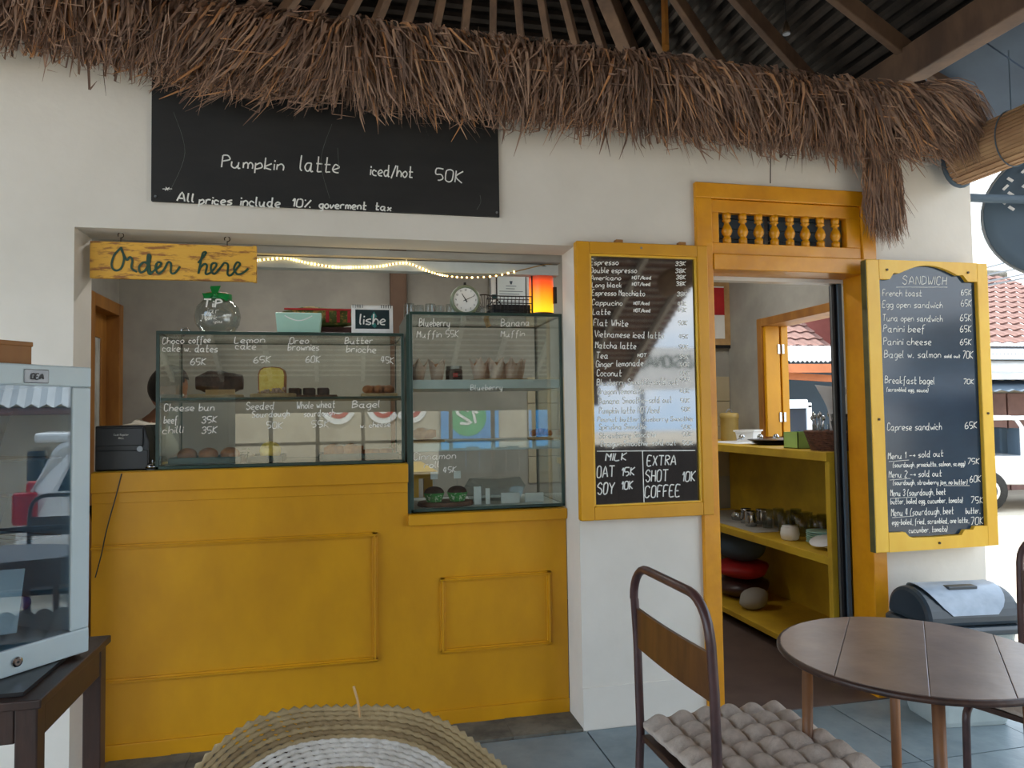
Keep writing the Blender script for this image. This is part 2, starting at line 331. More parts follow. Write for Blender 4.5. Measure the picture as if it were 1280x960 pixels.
for i, x in enumerate((-.2, 2.0)):  # two fill lamps added out of view to brighten the dark kitchen
    tbk = thing('added_fill_lamp', ['unseen fill lamp added above the cake cases', 'unseen fill lamp added above the kitchen doorway'][i], 'lamp', (x, 4.35, 2.70)); B().box((-.6, -.03, .0), (.6, .03, .05)).build('fill_housing', 'plastic_w', tbk)
    B().lathe([(.014, -.58), (.014, .58)], 12, c=(0, 0, 0), mtx=Matrix.Translation((0, 0, -.02)) @ Matrix.Rotation(PI/2, 4, 'Y')).build('tube', 'fillglow', tbk)
    li = bpy.data.lights.new('added_fill_light', 'AREA'); li.shape = 'RECTANGLE'; li.size = 1.15; li.size_y = .05; li.energy = KITCHEN_FILL_W; li.color = (1, .97, .92)
    lo_ = bpy.data.objects.new('added_fill_light', li); COL.objects.link(lo_); lo_.parent = tbk; lo_.location = (0, 0, -.04)
# beige wall tiles in the kitchen corner
tl = B().box((-.118, -.004, -.098), (.118, .004, .098)).build('wall_tile', 'walltile', wb, bevel=.003); first = True
for i in range(7):
    for j in range(4):
        p = (2.878-.24*i, 5.335, 1.60-.2*j-.02)
        if first: tl.location = p; first = False
        else: piece(tl, 'wall_tile', wb, p); 
for o in list(wb.children):
    if o is not tl: mdf = o.modifiers.new('bevel', 'BEVEL'); mdf.width = .003; mdf.segments = 1
# floors
fl = st(B().box((-4, -3.6, -.42), (3.75, WY0+.2, -.014)).build('floor', 'joint'))
ts = .60; src = None
vs = B().box((-.297, -.297, -.014), (.297, .297, 0)); src = vs.build('floor_tile', 'floor', fl, bevel=.004); k = 0
for i in range(-4, 7):
    for j in range(-3, 5):
        cx, cy = i*ts+.12, 2.83-.6*(4-j)+.6*0
        if cy < -.4 or cx > 3.6: continue
        if j == 4: cy = 2.83
        loc = (cx, cy, random.uniform(-.0015, .0005))
        if k == 0: src.location = loc
        else: piece(src, 'floor_tile', fl, loc, (0, 0, random.choice([0, PI/2, PI, -PI/2])))
        k += 1
st(B().box((-1.5, WY1, -.1), (3.0, 5.34, .0)).build('floor', 'kfloor'))
st(B().box((1.6, 3.10, -.02), (2.6, WY1, .004)).build('door_sill_floor', 'kfloor')).name = 'trim_4'
b = B(); n = 26                                                     # rough concrete ledge under the counter
for i in range(n):
    x0 = -1.04+2.047*i/n; x1 = -1.04+2.047*(i+1)/n
    b.box((x0, 3.13+random.uniform(0, .012), -.01), (x1, 3.38, .004+random.uniform(0, .006)))
st(b.build('trim_5', 'conc'))
st(B().box((-60, -60, -.9), (120, 120, -.4)).build('ground', 'ground'))
# service window reveal corner is part of wall_front. door frame with transom
d1 = st(thing('door_1', None, None, (1.6, 3.11, 0)))
def wp(bb, name, m, par, **k): return bb.build(name, m, par, world=True, **k)
wp(B().box((1.60, 3.11, .0), (1.682, 3.27, 2.41)), 'left_post', 'orange', d1, bevel=.004)
wp(B().box((2.495, 3.11, .0), (2.572, 3.27, 2.41)), 'right_post', 'orange', d1, bevel=.004)
wp(B().box((1.60, 3.11, 2.408), (2.572, 3.27, 2.482)), 'head_rail', 'orange', d1, bevel=.004)
wp(B().box((1.682, 3.105, 2.068), (2.495, 3.27, 2.143)), 'transom_rail', 'orange', d1, bevel=.004)
b = B(); b.box((1.684, 3.122, 2.345), (2.493, 3.16, 2.406)); b.box((1.684, 3.122, 2.145), (2.493, 3.16, 2.2)); b.box((1.684, 3.122, 2.2), (1.722, 3.16, 2.345)); b.box((2.415, 3.122, 2.2), (2.493, 3.16, 2.345))
wp(b, 'transom_panel', 'orange', d1, bevel=.003)
pr = [(.02, 0), (.02, .028), (.012, .032), (.021, .045), (.026, .06), (.021, .078), (.012, .094), (.011, .102), (.02, .108), (.021, .114), (.014, .118), (.02, .124), (.02, .148)]
bal = None
for i in range(8):
    x = 1.772+i*.0845
    if bal is None: bal = B().lathe(pr, 14).build('baluster', 'orange', d1, smooth=True); bal.location = (x-1.6, .03, 2.199)
    else: piece(bal, 'baluster', d1, (x-1.6, .03, 2.199))
b = None
for i in range(5):
    o = wp(B().box((1.65, 3.235, 2.15+i*.05), (2.03, 3.25, 2.195+i*.05)), 'back_slat', 'bluegrey', d1); wp(B().box((2.06, 3.235, 2.15+i*.05), (2.34, 3.25, 2.195+i*.05)), 'back_slat', 'bluegrey', d1)
wp(B().box((1.61, 3.275, 2.05), (2.56, WY1, 2.46)), 'head_soffit', 'plastic_w', d1)
for i, (x, m_) in enumerate([(2.47, 'bluegrey'), (2.458, 'black'), (2.462, 'alum'), (2.474, 'black')]):
    wp(B().box((x, 3.275+i*.022, .01), (x+.022, 3.275+i*.022+.014, 2.05)), 'door_track', m_, d1, bevel=.002)
# kitchen window frame and open shutter
w2 = st(thing('window_1', None, None, (3.0, 3.97, 1.2)))
b = B(); b.box((2.975, 4.82, 1.2), (3.18, 4.88, 2.08)); b.box((2.975, 3.96, 1.2), (3.18, 4.02, 2.08)); b.box((2.976, 4.021, 2.02), (3.179, 4.819, 2.079)); b.box((2.976, 3.96, 1.178), (3.179, 4.88, 1.199)); wp(b, 'window_frame', 'wood_o', w2, bevel=.004)
for k, (x0, x1) in enumerate([(2.99, 3.105), (3.12, 3.175)]):
    s = wp(B().box((x0, 4.79, 1.21), (x1, 4.82, 2.02)), 'shutter', 'yellow', w2, bevel=.003)
for z in (1.35, 1.85):
    for x in (3.085, 3.12): wp(B().box((x, 4.782, z-.035), (x+.02, 4.79, z+.035)), 'hinge', 'chrome', w2, bevel=.002)
# left kitchen door with frosted light
d2 = st(thing('door_2', None, None, (-1.5, 4.72, 0)))
b = B(); b.box((-1.62, 4.70, 0), (-1.47, 4.78, 2.17)); b.box((-1.62, 5.26, 0), (-1.47, 5.335, 2.17)); b.box((-1.62, 4.781, 2.09), (-1.471, 5.259, 2.169)); wp(b, 'door_frame', 'wood_o', d2, bevel=.004)
b = B(); b.box((-1.58, 4.78, 0), (-1.55, 4.87, 2.09)); b.box((-1.58, 5.16, 0), (-1.55, 5.26, 2.09)); b.box((-1.58, 4.87, 1.93), (-1.55, 5.16, 2.09)); b.box((-1.58, 4.87, 0), (-1.55, 5.16, .9)); wp(b, 'door_panel', 'wood_o', d2, bevel=.003)
wp(B().box((-1.57, 4.87, .9), (-1.56, 5.16, 1.93)), 'frosted_pane', 'frost', d2)
wp(B().box((-1.55, 4.8, 1.84), (-1.535, 4.84, 1.94)), 'hinge', 'iron', d2)
# ---------------------------------------------------------------- roof: pyramid with fanned rafters
AP = Vector((.8, 3.7, 5.1)); XL, XR, YF, YB, ZP = -2.9, 3.12, -3.4, 6.2, 3.42
roof = st(thing('roof', None, None, (.8, 3.7, ZP)))
corners = [Vector((XL, YF, ZP)), Vector((XR, YF, ZP)), Vector((XR, YB, ZP)), Vector((XL, YB, ZP))]
ov = 1.13
oc = [AP+(c-AP)*ov for c in corners]
b = B()
for i in range(4): 
    u = Vector((0, 0, .16)); A_, C_ = oc[i], oc[(i+1) % 4]
    b.add([AP+u, A_+u, C_+u, AP+u*1.4, A_+u*1.4, C_+u*1.4], [(0, 2, 1), (3, 4, 5), (1, 2, 5, 4)])
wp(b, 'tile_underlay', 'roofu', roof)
bt = B()                                                            # battens and tile lips seen from below
for i in range(4):
    A_, C_ = corners[i], corners[(i+1) % 4]
    for t in [x/34 for x in range(2, 39)]:
        if i in (0,) and t < .3: continue
        p = AP+(A_-AP)*t; q = AP+(C_-AP)*t; u = Vector((0, 0, .115)); v = Vector((0, 0, .03)); nrm = (((A_+C_)/2-AP).normalized())*.035
        bt.add([p+u, q+u, q+u+nrm, p+u+nrm, p+u+v, q+u+v, q+u+v+nrm, p+u+v+nrm], [(0, 1, 2, 3), (4, 5, 6, 7), (0, 1, 5, 4), (2, 3, 7, 6)])
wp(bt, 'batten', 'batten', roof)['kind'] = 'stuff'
def beam(p, q, w, h):
    d = (q-p).normalized(); s = d.cross(Vector((0, 0, 1))).normalized()*w/2; u = s.cross(d).normalized()*h/2
    if u.z < 0: u = -u
    return B().add([p-s-u, p+s-u, p+s+u, p-s+u, q-s-u, q+s-u, q+s+u, q-s+u], [(0, 1, 2, 3), (7, 6, 5, 4), (0, 4, 5, 1), (1, 5, 6, 2), (2, 6, 7, 3), (3, 7, 4, 0)])
tg = []
for i in range(4):
    A_, C_ = corners[i], corners[(i+1) % 4]; n = [12, 14, 16, 12][i]
    for j in range(1, n): tg.append((A_.lerp(C_, j/n), .05, .09))
    tg.append((A_, .10, .16))
for q, w, h in tg:
    e_ = AP+(q-AP)*1.12; s_ = AP+(q-AP)*.06
    wp(beam(s_, e_, w, h), 'rafter', 'rafter', roof, bevel=.006)
for i in range(4):
    A_, C_ = corners[i].copy(), corners[(i+1) % 4].copy(); A_.z = C_.z = 3.34
    ext = (C_-A_).normalized()*.25
    wp(beam(A_-ext, C_+ext, .12, .19), 'plate_beam', 'rafter', roof, bevel=.008)
wp(B().tube([oy(832, 60, 3.3), oy(829, -60, 3.9)], .02, 6), 'hanging_rod', 'wood_o', roof)
b = B()                                                             # eave boards beyond the right beam
for k in range(10):
    y0 = -2.6+k*.95; b.add([(3.16, y0, 3.36), (3.16, y0+.94, 3.36), (3.80, y0+.94, 3.04), (3.80, y0, 3.04), (3.16, y0, 3.39), (3.16, y0+.94, 3.39), (3.80, y0+.94, 3.07), (3.80, y0, 3.07)], [(0, 1, 2, 3), (4, 5, 6, 7), (0, 1, 5, 4), (2, 3, 7, 6), (1, 2, 6, 5), (0, 3, 7, 4)])
wp(b, 'eave_board', 'eaves', roof)
for x, y in ((XR, YF), (XL, YF), (XL, 1.0)): st(B().box((x-.07, y-.07, -.4), (x+.07, y+.07, 3.25)).build('trim_6', 'rafter', bevel=.01))
# ---------------------------------------------------------------- thatch fringe
def zprof(px): # bottom of the thatch at y = 2.9 as seen along the wall
    return 0
def thatch():
    vs = []; fs = []
    xs = [-1.9, -1.2, -.4, .66, 1.6, 2.35, 2.75, 2.9]; zb = [2.86, 2.83, 2.70, 2.665, 2.645, 2.61, 2.66, 2.72]; zt = [3.08, 3.07, 3.045, 3.03, 3.01, 2.99, 2.99, 2.97]
    def blade(p0, p1, p2, w):
        n = len(vs); d = (p1-p0).cross(Vector((random.uniform(-1, 1), random.uniform(-1, 1), random.uniform(-.3, .3))))
        d = d.normalized()*w/2 if d.length > 1e-6 else Vector((w/2, 0, 0))
        m_ = (p0+p1)/2+Vector((0, -.01, .012))
        for p, q in ((p0, .8), (m_, 1), (p1, .9), (p2, .15)): vs.append(tuple(p-d*q)); vs.append(tuple(p+d*q))
        for k in range(3): fs.append((n+2*k, n+2*k+1, n+2*k+3, n+2*k+2))
    for i in range(17000):
        x = random.uniform(-1.9, 2.86); b_ = np.interp(x, xs, zb); t_ = np.interp(x, xs, zt)
        lay = random.random(); lean = .05*math.sin(x*5)+random.gauss(0, .035)+(.06 if x > 2.1 else 0)+(-.04 if x < 0 else 0)
        z0 = b_+(t_-b_)*(.25+.78*lay); y0 = 3.10-.12*random.random()-.10*math.sin(lay*PI)
        L_ = .13+.18*random.random()
        if i % 60 == 0: L_ += random.uniform(.04, .2)
        out = .02+.055*lay*random.random()+.015
        p0 = Vector((x, y0, z0)); p1 = Vector((x+lean*.5, y0-out, z0-L_*.45)); z2 = max(z0-L_, b_+.02-abs(random.gauss(0, .034))-(L_ > .27)*random.uniform(0, .1)); p2 = Vector((x+lean*1.3, y0-out*1.25, z2))
        if i % 9 == 0: a = random.uniform(-.8, .8); p2 = p0+Vector((a*.12, -out*1.5, -L_*.5))
        blade(p0, p1, p2, random.uniform(.005, .0135))
    for i in range(260):
        x = random.uniform(-1.5, 2.7); b_ = np.interp(x, xs, zb); p0 = Vector((x, 2.93-.03*random.random(), b_+.12)); a = random.gauss(0, .03); blade(p0, p0+Vector((a*.5, -.02, -.09)), Vector((x+a, 2.90, b_-random.uniform(.0, .11))), random.uniform(.004, .009))
    for i in range(1100):                                               # end tuft over the corner
        a = random.random(); p0 = Vector((2.72+.14*random.random(), 3.0-.1*random.random(), 2.78+.2*random.random()))
        p1 = p0+Vector((.08+.08*a, -.05, -.02-.1*random.random())); p2 = p1+Vector((.05*a+.02, -.01, -.10-.06*random.random())); blade(p0, p1, p2, random.uniform(.003, .008))
    return vs, fs, blade
vs, fs, blade = thatch()
b = B(); b.keep = True; b.v = vs; b.f = fs
th = thing('thatch_fringe', 'long shaggy brown grass thatch fringe draped along the top of the white wall', 'thatch', (0, 3.0, 2.9))
wp(b, 'straw', 'straw', th)['kind'] = 'stuff'
tw = oy(962, 165, 3.1); t2 = oy(963, 229, 3.1); wp(B().tube([tuple(tw), tuple((tw+t2)/2+Vector((.003, 0, 0))), tuple(t2)], .0028, 5), 'hanging_twig', 'iron', th)
c = B(); X_ = [-1.95, -1.2, -.4, .66, 1.6, 2.35, 2.72, 2.82]; ZB = [2.88, 2.87, 2.78, 2.745, 2.72, 2.69, 2.74, 2.80]
ring = []
for x, z in zip(X_, ZB): ring.append([(x, 3.132, z+.03), (x, 3.03, z-.0), (x, 2.96, z+.07), (x, 2.96, z+.16), (x, 3.03, z+.24), (x, 3.132, z+.27)])
n = 6; c.v = [p for r_ in ring for p in r_]
for j in range(len(ring)-1):
    for i in range(n): k = (i+1) % n; c.f.append((j*n+i, j*n+k, (j+1)*n+k, (j+1)*n+i))
c.f += [tuple(range(n)), tuple((len(ring)-1)*n+i for i in range(n))]
wp(c, 'thatch_core', mat('thatch_core', (70, 50, 40), .95, (50, 36, 30), 30., bump=.8, bsc=60), th)
vs.clear(); fs.clear()
for i in range(1500):
    a = random.random(); x = 2.47+.16*random.random(); z0 = 2.72-.22*random.random()
    p0 = Vector((x+.02, 3.09-.05*random.random(), z0)); L_ = .16+.26*random.random(); p1 = p0+Vector((random.gauss(0, .02), -.02, -L_*.5)); p2 = p0+Vector((random.gauss(.02, .03), -.02, -L_)); p2.z = max(p2.z, 2.17+abs(random.gauss(0, .05))+.3*abs(x-2.55)*1.2); blade(p0, p1, p2, random.uniform(.003, .007))
b = B(); b.keep = True; b.v = list(vs); b.f = list(fs)
tag(b.build('thatch_tuft', 'straw'), 'narrow tail of brown thatch hanging down the wall right of the doorway', 'thatch', kind='stuff')
# ================================================================ BOARDS
bb = thing('blackboard', 'wide matt blackboard high on the white wall offering pumpkin latte', 'blackboard', (-.05, 3.12, 2.27))
wp(B().box((-.762, 3.116, 2.272), (.658, 3.132, 2.776)), 'board', 'chalkb', bb, bevel=.002)
write([('Pumpkin', 277, 209, 355, 213, 15), ('latte', 375, 213, 424, 216, 19), ('iced/hot', 463, 219, 516, 222, 14), ('50K', 544, 225, 578, 229, 15)], 3.1155, bb, w=.0055)
write([('*', 200, 247, 214, 247, 13)], 3.1155, bb, w=.003)
write([('All', 221, 251, 243, 253, 11), ('prices', 249, 255, 290, 256, 11), ('include', 301, 257, 350, 259, 12), ('10%', 365, 258, 388, 260, 10), ('goverment', 399, 260, 458, 262, 10), ('tax', 469, 262, 489, 264, 9)], 3.1155, bb, w=.006)
p = Pen()
for x0, y0, x1, y1, bow in [(217, 140, 212, 240, .05), (415, 155, 412, 248, -.04), (422, 185, 424, 215, 0), (600, 244, 596, 262, .01)]:
    a = oy(x0, y0, 3.1155); c = oy(x1, y1, 3.1155); mid = (a+c)/2+Vector((bow, 0, 0)); p.strokes([smooth([tuple(a), tuple(mid), tuple(c)], 6)], Vector((0, 0, 0)), Vector((1, 0, 0)), Vector((0, 0, 1)), .002, Vector((0, -1, 0))) if 0 else p.strokes([[(q[0], q[2]) for q in smooth([tuple(a), tuple(mid), tuple(c)], 6)]], Vector((0, 3.1155, 0)), Vector((1, 0, 0)), Vector((0, 0, 1)), .0018, Vector((0, -1, 0)))
p.b.build('chalk_scratch', 'chalk_thin', bb, world=True)
for x, z in ((-.745, 2.76), (.645, 2.29), (-.745, 2.29)): wp(B().cyl((0, 0, 0), .005, .004, 8, Matrix.Translation((x, 3.1155, z)) @ Matrix.Rotation(PI/2, 4, 'X')), 'screw', 'alum', bb)
# order here sign
sg = thing('hanging_sign', 'crackled yellow wooden sign reading Order here hanging in the counter opening', 'sign', (-.69, 3.21, 1.97))
wp(B().box((-1.008, 3.2, 1.972), (-.374, 3.22, 2.122)), 'sign_board', 'sign', sg, bevel=.003)
wp(B().box((-.386, 3.197, 1.970), (-.372, 3.2225, 2.124)), 'end_strip', 'sign', sg, bevel=.001)
hk = []
for px in (151, 284):
    h = oy(px, 296, 3.21); c = B().tube([(h.x, 3.21, 2.118), (h.x, 3.21, 2.142)], .002, 6); c.tube([(h.x+.011*math.cos(a), 3.21, 2.151+.011*math.sin(a)) for a in [x*2*PI/12-PI/2 for x in range(11)]], .002, 6); wp(c, 'hook', 'iron', sg)
# brush script traced as pen paths on the sign (crop pixels / 4)
def scr(P): return [(100+x/4, 270+y/4) for x, y in P]
words = [[(205, 160), (172, 195), (158, 245), (175, 272), (205, 262), (220, 215), (210, 170), (203, 158), (215, 185), (235, 220), (250, 205), (262, 222), (258, 260), (285, 280)],
 [(340, 240), (318, 232), (296, 255), (302, 282), (325, 272), (345, 235), (352, 200), (340, 196), (338, 240), (345, 290), (372, 272), (400, 250), (405, 235), (388, 232), (378, 258), (392, 288), (420, 268), (440, 232), (455, 240), (455, 282), (475, 285), (500, 252)],
 [(590, 235), (620, 200), (630, 182), (615, 185), (605, 225), (592, 288), (600, 262), (622, 240), (635, 250), (628, 288), (650, 285), (680, 252), (678, 236), (660, 240), (655, 268), (672, 290), (705, 255), (722, 235), (740, 245), (738, 290), (755, 296), (785, 262), (800, 240), (785, 232), (770, 262), (785, 290), (815, 285), (842, 262)]]
p = Pen()
for wd in words:
    q = [oy(*c, 3.1985) for c in scr(wd)]; q = [(v.x, v.z) for v in q]; p.strokes([smooth(q, 5)], Vector((0, 3.1985, 0)), Vector((1, 0, 0)), Vector((0, 0, 1)), .0085, Vector((0, -1, 0)))
q = [(v.x, v.z) for v in [oy(*c, 3.1985) for c in scr([(350, 200), (345, 235), (350, 285)])]]; p.strokes([q], Vector((0, 3.1985, 0)), Vector((1, 0, 0)), Vector((0, 0, 1)), .009, Vector((0, -1, 0)))
p.b.build('lettering', 'green_p', sg, world=True)
# coffee menu
mb = thing('coffee_menu_board', 'tall yellow-framed glossy coffee menu board beside the counter opening', 'menu board', (1.32, 3.11, .92))
b = B(); b.box((1.000, 3.085, .925), (1.062, 3.13, 2.172)); wp(b, 'frame_stile', 'yellow', mb, bevel=.004)
wp(B().box((1.586, 3.085, .925), (1.640, 3.13, 2.172)), 'frame_stile', 'yellow', mb, bevel=.004)
wp(B().box((1.062, 3.085, 2.118), (1.586, 3.13, 2.172)), 'frame_rail', 'yellow', mb, bevel=.004)
wp(B().box((1.062, 3.085, .925), (1.586, 3.13, .985)), 'frame_rail', 'yellow', mb, bevel=.004)
b = B()
for a, c in [((1.062, 3.092, .985), (1.072, 3.104, 2.118)), ((1.576, 3.092, .985), (1.586, 3.104, 2.118)), ((1.072, 3.092, 2.108), (1.576, 3.104, 2.118)), ((1.072, 3.092, .985), (1.576, 3.104, .993))]: b.box(a, c)
wp(b, 'frame_bead', 'yellow2', mb, bevel=.002)
wp(B().box((1.066, 3.106, .985), (1.58, 3.116, 2.114)), 'panel', 'gloss', mb)
for x in (1.19, 1.50): wp(B().box((x, 3.09, 2.172), (x+.035, 3.12, 2.187)), 'hanger', 'wood_o', mb, bevel=.003)
wp(B().cyl((0, 0, 0), .005, .004, 10, Matrix.Translation((1.31, 3.086, 2.15)) @ Matrix.Rotation(PI/2, 4, 'X')), 'screw', 'alum', mb)
y = 3.1055
MN = [('Espresso', 738, 331, 773, 331, 7), ('33K', 844, 332, 857, 332, 5), ('Double espresso', 738, 341, 796, 341, 7), ('38K', 844, 341, 857, 341, 5), ('Americano', 738, 350, 776, 350, 6), ('HOT/Iced', 790, 349, 814, 349, 4), ('38K', 845, 349, 857, 349, 5),
 ('Long black', 740, 359, 777, 359, 6), ('HOT/Iced', 790, 357, 813, 357, 4), ('38K', 845, 357, 857, 357, 5), ('Espresso Macchiato', 740, 369, 806, 370, 7), ('38K', 846, 370, 858, 370, 5), ('Cappucino', 740, 381, 778, 382, 7), ('HOT/Iced', 792, 381, 812, 381, 4), ('45K', 847, 382, 858, 382, 5),
 ('Latte', 741, 393, 763, 393, 7), ('HOT/Iced', 792, 390, 813, 390, 4), ('45K', 847, 390, 858, 390, 5), ('Flat White', 742, 407, 785, 408, 8), ('50K', 848, 406, 859, 406, 5), ('Vietnamese iced latte', 743, 421, 830, 423, 8), ('45K', 849, 423, 860, 423, 5), ('Matcha latte', 744, 435, 795, 436, 8), ('50K', 849, 436, 860, 436, 5),
 ('Tea', 745, 448, 760, 448, 8), ('HOT', 797, 446, 808, 446, 4), ('35K', 849, 448, 860, 448, 5), ('Ginger lemonade', 745, 459, 804, 457, 8), ('40K', 850, 458, 861, 458, 5), ('Coconut', 746, 470, 777, 470, 8), ('40K', 850, 469, 861, 469, 5), ('Blueberry Smoothie-sold out', 746, 482, 847, 480, 8), ('55K', 850, 477, 862, 477, 5),
 ('Dragon lemonade', 747, 493, 805, 492, 8), ('40K', 850, 491, 862, 491, 5), ('Banana Smoothie-sold out', 748, 505, 840, 503, 8), ('50K', 851, 503, 862, 503, 5), ('Pumpkin latte HOT/Iced', 749, 517, 825, 516, 8), ('50K', 852, 514, 863, 514, 5), ('Peanut butter blueberry Smoothie', 747, 527, 866, 526, 6),
 ('Spirulina Smoothie', 749, 537, 808, 536, 7), ('50K', 852, 536, 864, 536, 5), ('Strawberry Smoothie', 749, 548, 820, 546, 7), ('50K', 853, 545, 865, 545, 5), ('Dragon Smoothie-sold out', 751, 558, 845, 556, 7), ('50K', 853, 556, 866, 556, 5)]
write(MN, y, mb, w=.0036)
write([('MILK', 757, 576, 783, 575, 9), ('OAT', 746, 597, 768, 596, 14), ('15K', 777, 595, 793, 594, 10), ('SOY', 747, 618, 768, 617, 14), ('10K', 777, 612, 791, 611, 10), ('EXTRA', 809, 582, 845, 581, 12), ('SHOT', 807, 602, 835, 601, 14), ('COFFEE', 806, 622, 850, 620, 14), ('10K', 853, 602, 869, 601, 12)], y, mb, w=.0052)
b = Pen()
for x0, y0, x1, y1 in [(746, 564, 869, 563), (803, 564, 805, 628)]:
    a, c = oy(x0, y0, y), oy(x1, y1, y); b.strokes([[(a.x, a.z), (c.x, c.z)]], Vector((0, y, 0)), Vector((1, 0, 0)), Vector((0, 0, 1)), .0045, Vector((0, -1, 0)))
b.b.build('ruled_line', 'chalk', mb, world=True)
# sandwich board: notched yellow frame
sb = thing('sandwich_menu_board', 'thick pale-yellow framed slate board headed SANDWICH mounted right of the doorway', 'menu board', (2.82, 3.06, .71))
yf = 3.03
def R2(x0, z0, x1, z1, yb=3.068, yq=yf): return B().box((x0, yq, z0), (x1, yb, z1))
wp(R2(2.445, .715, 2.518, 2.125), 'frame_stile', 'yellow2', sb, bevel=.004)
wp(R2(3.085, .715, 3.15, 2.125), 'frame_stile', 'yellow2', sb, bevel=.004)
wp(B().box((2.442, 3.032, .716), (2.446, 3.066, 2.12)), 'weathered_edge', 'olive', sb)
for z in (.9, 1.9): wp(B().box((2.6, 3.066, z), (3.05, 3.134, z+.05)), 'mounting_batten', 'olive', sb)
# curved top rail and lower rail
def rail(bot):
    poly = [(2.518, 2.125), (2.518, 2.03), (2.575, 2.03), (2.60, 2.062), (2.63, 2.06)]+[(2.63+.34*t, 2.06+.045*math.sin(PI*t)) for t in [x/12 for x in range(1, 12)]]+[(2.97, 2.06), (3.0, 2.062), (3.03, 2.03), (3.085, 2.03), (3.085, 2.125)]
    return poly
pl = rail(0); b = B()
for i in range(1, len(pl)-2):                       # strips so that the concave rail triangulates cleanly
    (x0, z0), (x1, z1) = pl[i], pl[i+1]
    if x1 > x0: b.prism([(x0, z0), (x1, z1), (x1, 2.125), (x0, 2.125)], yf, 3.068)
wp(b, 'top_rail', 'yellow2', sb)
b = B(); q = [(2.518, .808), (2.61, .806), (2.63, .785), (2.66, .776), (2.80, .774), (2.93, .776), (2.95, .80), (3.0, .80), (3.01, .815), (3.085, .815)]
for (x0, z0), (x1, z1) in zip(q, q[1:]): b.prism([(x0, .715), (x1, .715), (x1, z1), (x0, z0)], yf, 3.068)
wp(b, 'bottom_rail', 'yellow2', sb)
wp(B().box((2.51, 3.05, .78), (3.09, 3.058, 2.112)), 'slate_panel', 'slate', sb)
for x, z in ((2.56, 2.075), (3.03, 2.075), (2.485, 1.35), (3.115, 1.37), (2.80, .745)): wp(B().cyl((0, 0, 0), .006, .005, 8, Matrix.Translation((x, yf, z)) @ Matrix.Rotation(PI/2, 4, 'X')), 'screw', 'iron', sb)
y = 3.0495
write([('SANDWICH', 1128, 355, 1183, 356, 10), ('French toast', 1103, 370, 1152, 370, 8), ('65K', 1201, 369, 1214, 369, 7), ('Egg open sandwich', 1103, 384, 1178, 385, 8), ('65K', 1201, 383, 1214, 383, 8), ('Tuna open sandwich', 1103, 401, 1178, 402, 8), ('65K', 1200, 401, 1214, 401, 8),
 ('Panini beef', 1104, 415, 1156, 415, 9), ('65K', 1200, 415, 1214, 415, 8), ('Panini cheese', 1104, 431, 1164, 431, 9), ('65K', 1200, 431, 1214, 431, 7), ('Bagel w. salmon', 1105, 447, 1176, 447, 9), ('sold out', 1180, 447, 1200, 447, 4), ('70K', 1203, 448, 1216, 448, 9), ('Breakfast bagel', 1106, 479, 1168, 480, 9), ('70K', 1204, 480, 1217, 480, 6),
 ('(scrambled egg, sauce)', 1108, 489, 1160, 490, 5), ('Caprese sandwich', 1109, 538, 1177, 537, 9), ('65K', 1206, 536, 1221, 535, 8), ('Menu 1 -> sold out', 1110, 574, 1179, 570, 8), ('(sourdough, prosciutto, salmon, sc.egg)', 1116, 584, 1206, 582, 6), ('75K', 1209, 580, 1224, 580, 7), ('Menu 2 -> sold out', 1111, 597, 1177, 595, 8),
 ('(sourdough, strawberry jam, no butter)', 1116, 606, 1209, 605, 6), ('60K', 1212, 603, 1226, 602, 8), ('Menu 3 (sourdough, beet', 1113, 620, 1182, 618, 8), ('butter, boiled egg, cucumber, tomato)', 1113, 630, 1203, 628, 7), ('75K', 1213, 629, 1229, 629, 8), ('Menu 4 (sourdough, beet', 1114, 645, 1192, 642, 9), ('butter,', 1207, 642, 1225, 641, 7),
 ('egg-boiled, fried, scrambled, one latte,', 1115, 656, 1211, 653, 7), ('70K', 1213, 656, 1229, 655, 9), ('cucumber, tomato)', 1136, 666, 1184, 664, 7)], y, sb, w=.0034)
b = Pen()
for x0, y0, x1, y1 in [(1120, 359, 1184, 359), (1111, 577, 1136, 575), (1112, 600, 1138, 598), (1113, 623, 1145, 621), (1115, 647, 1142, 645), (1179, 607, 1212, 607)]:
    a, c = oy(x0, y0, y), oy(x1, y1, y); b.strokes([[(a.x, a.z), (c.x, c.z)]], Vector((0, y, 0)), Vector((1, 0, 0)), Vector((0, 0, 1)), .002, Vector((0, -1, 0)))
b.b.build('underline', 'chalk', sb, world=True)
# ================================================================ COUNTER
ct = thing('counter', 'yellow painted panelled service counter with two heights below the white wall opening', 'counter', (0, 3.4, 0))
wp(B().box((-1.035, 3.34, .07), (.262, 3.40, 1.098)).box((.262, 3.34, .07), (1.005, 3.40, .905)), 'front_panel', 'yellow', ct)
wp(B().box((-1.035, 3.33, .004), (1.005, 3.40, .07)), 'plinth', 'yellow', ct, bevel=.003)
wp(B().box((-1.035, 3.322, 1.10), (.264, 3.40, 1.184)), 'top_band', 'yellow', ct, bevel=.003)
wp(B().box((.262, 3.312, .905), (1.005, 3.40, .955)), 'lower_ledge', 'yellow', ct, bevel=.004)
wp(B().box((-1.035, 3.335, 1.055), (.262, 3.345, 1.10)), 'under_band', 'yellow', ct, bevel=.002)
wp(B().box((-1.035, 3.345, 1.15), (.262, 3.98, 1.186)), 'worktop', 'ykit', ct)
wp(B().box((.262, 3.345, .92), (1.005, 3.98, .956)), 'low_worktop', 'ykit', ct)
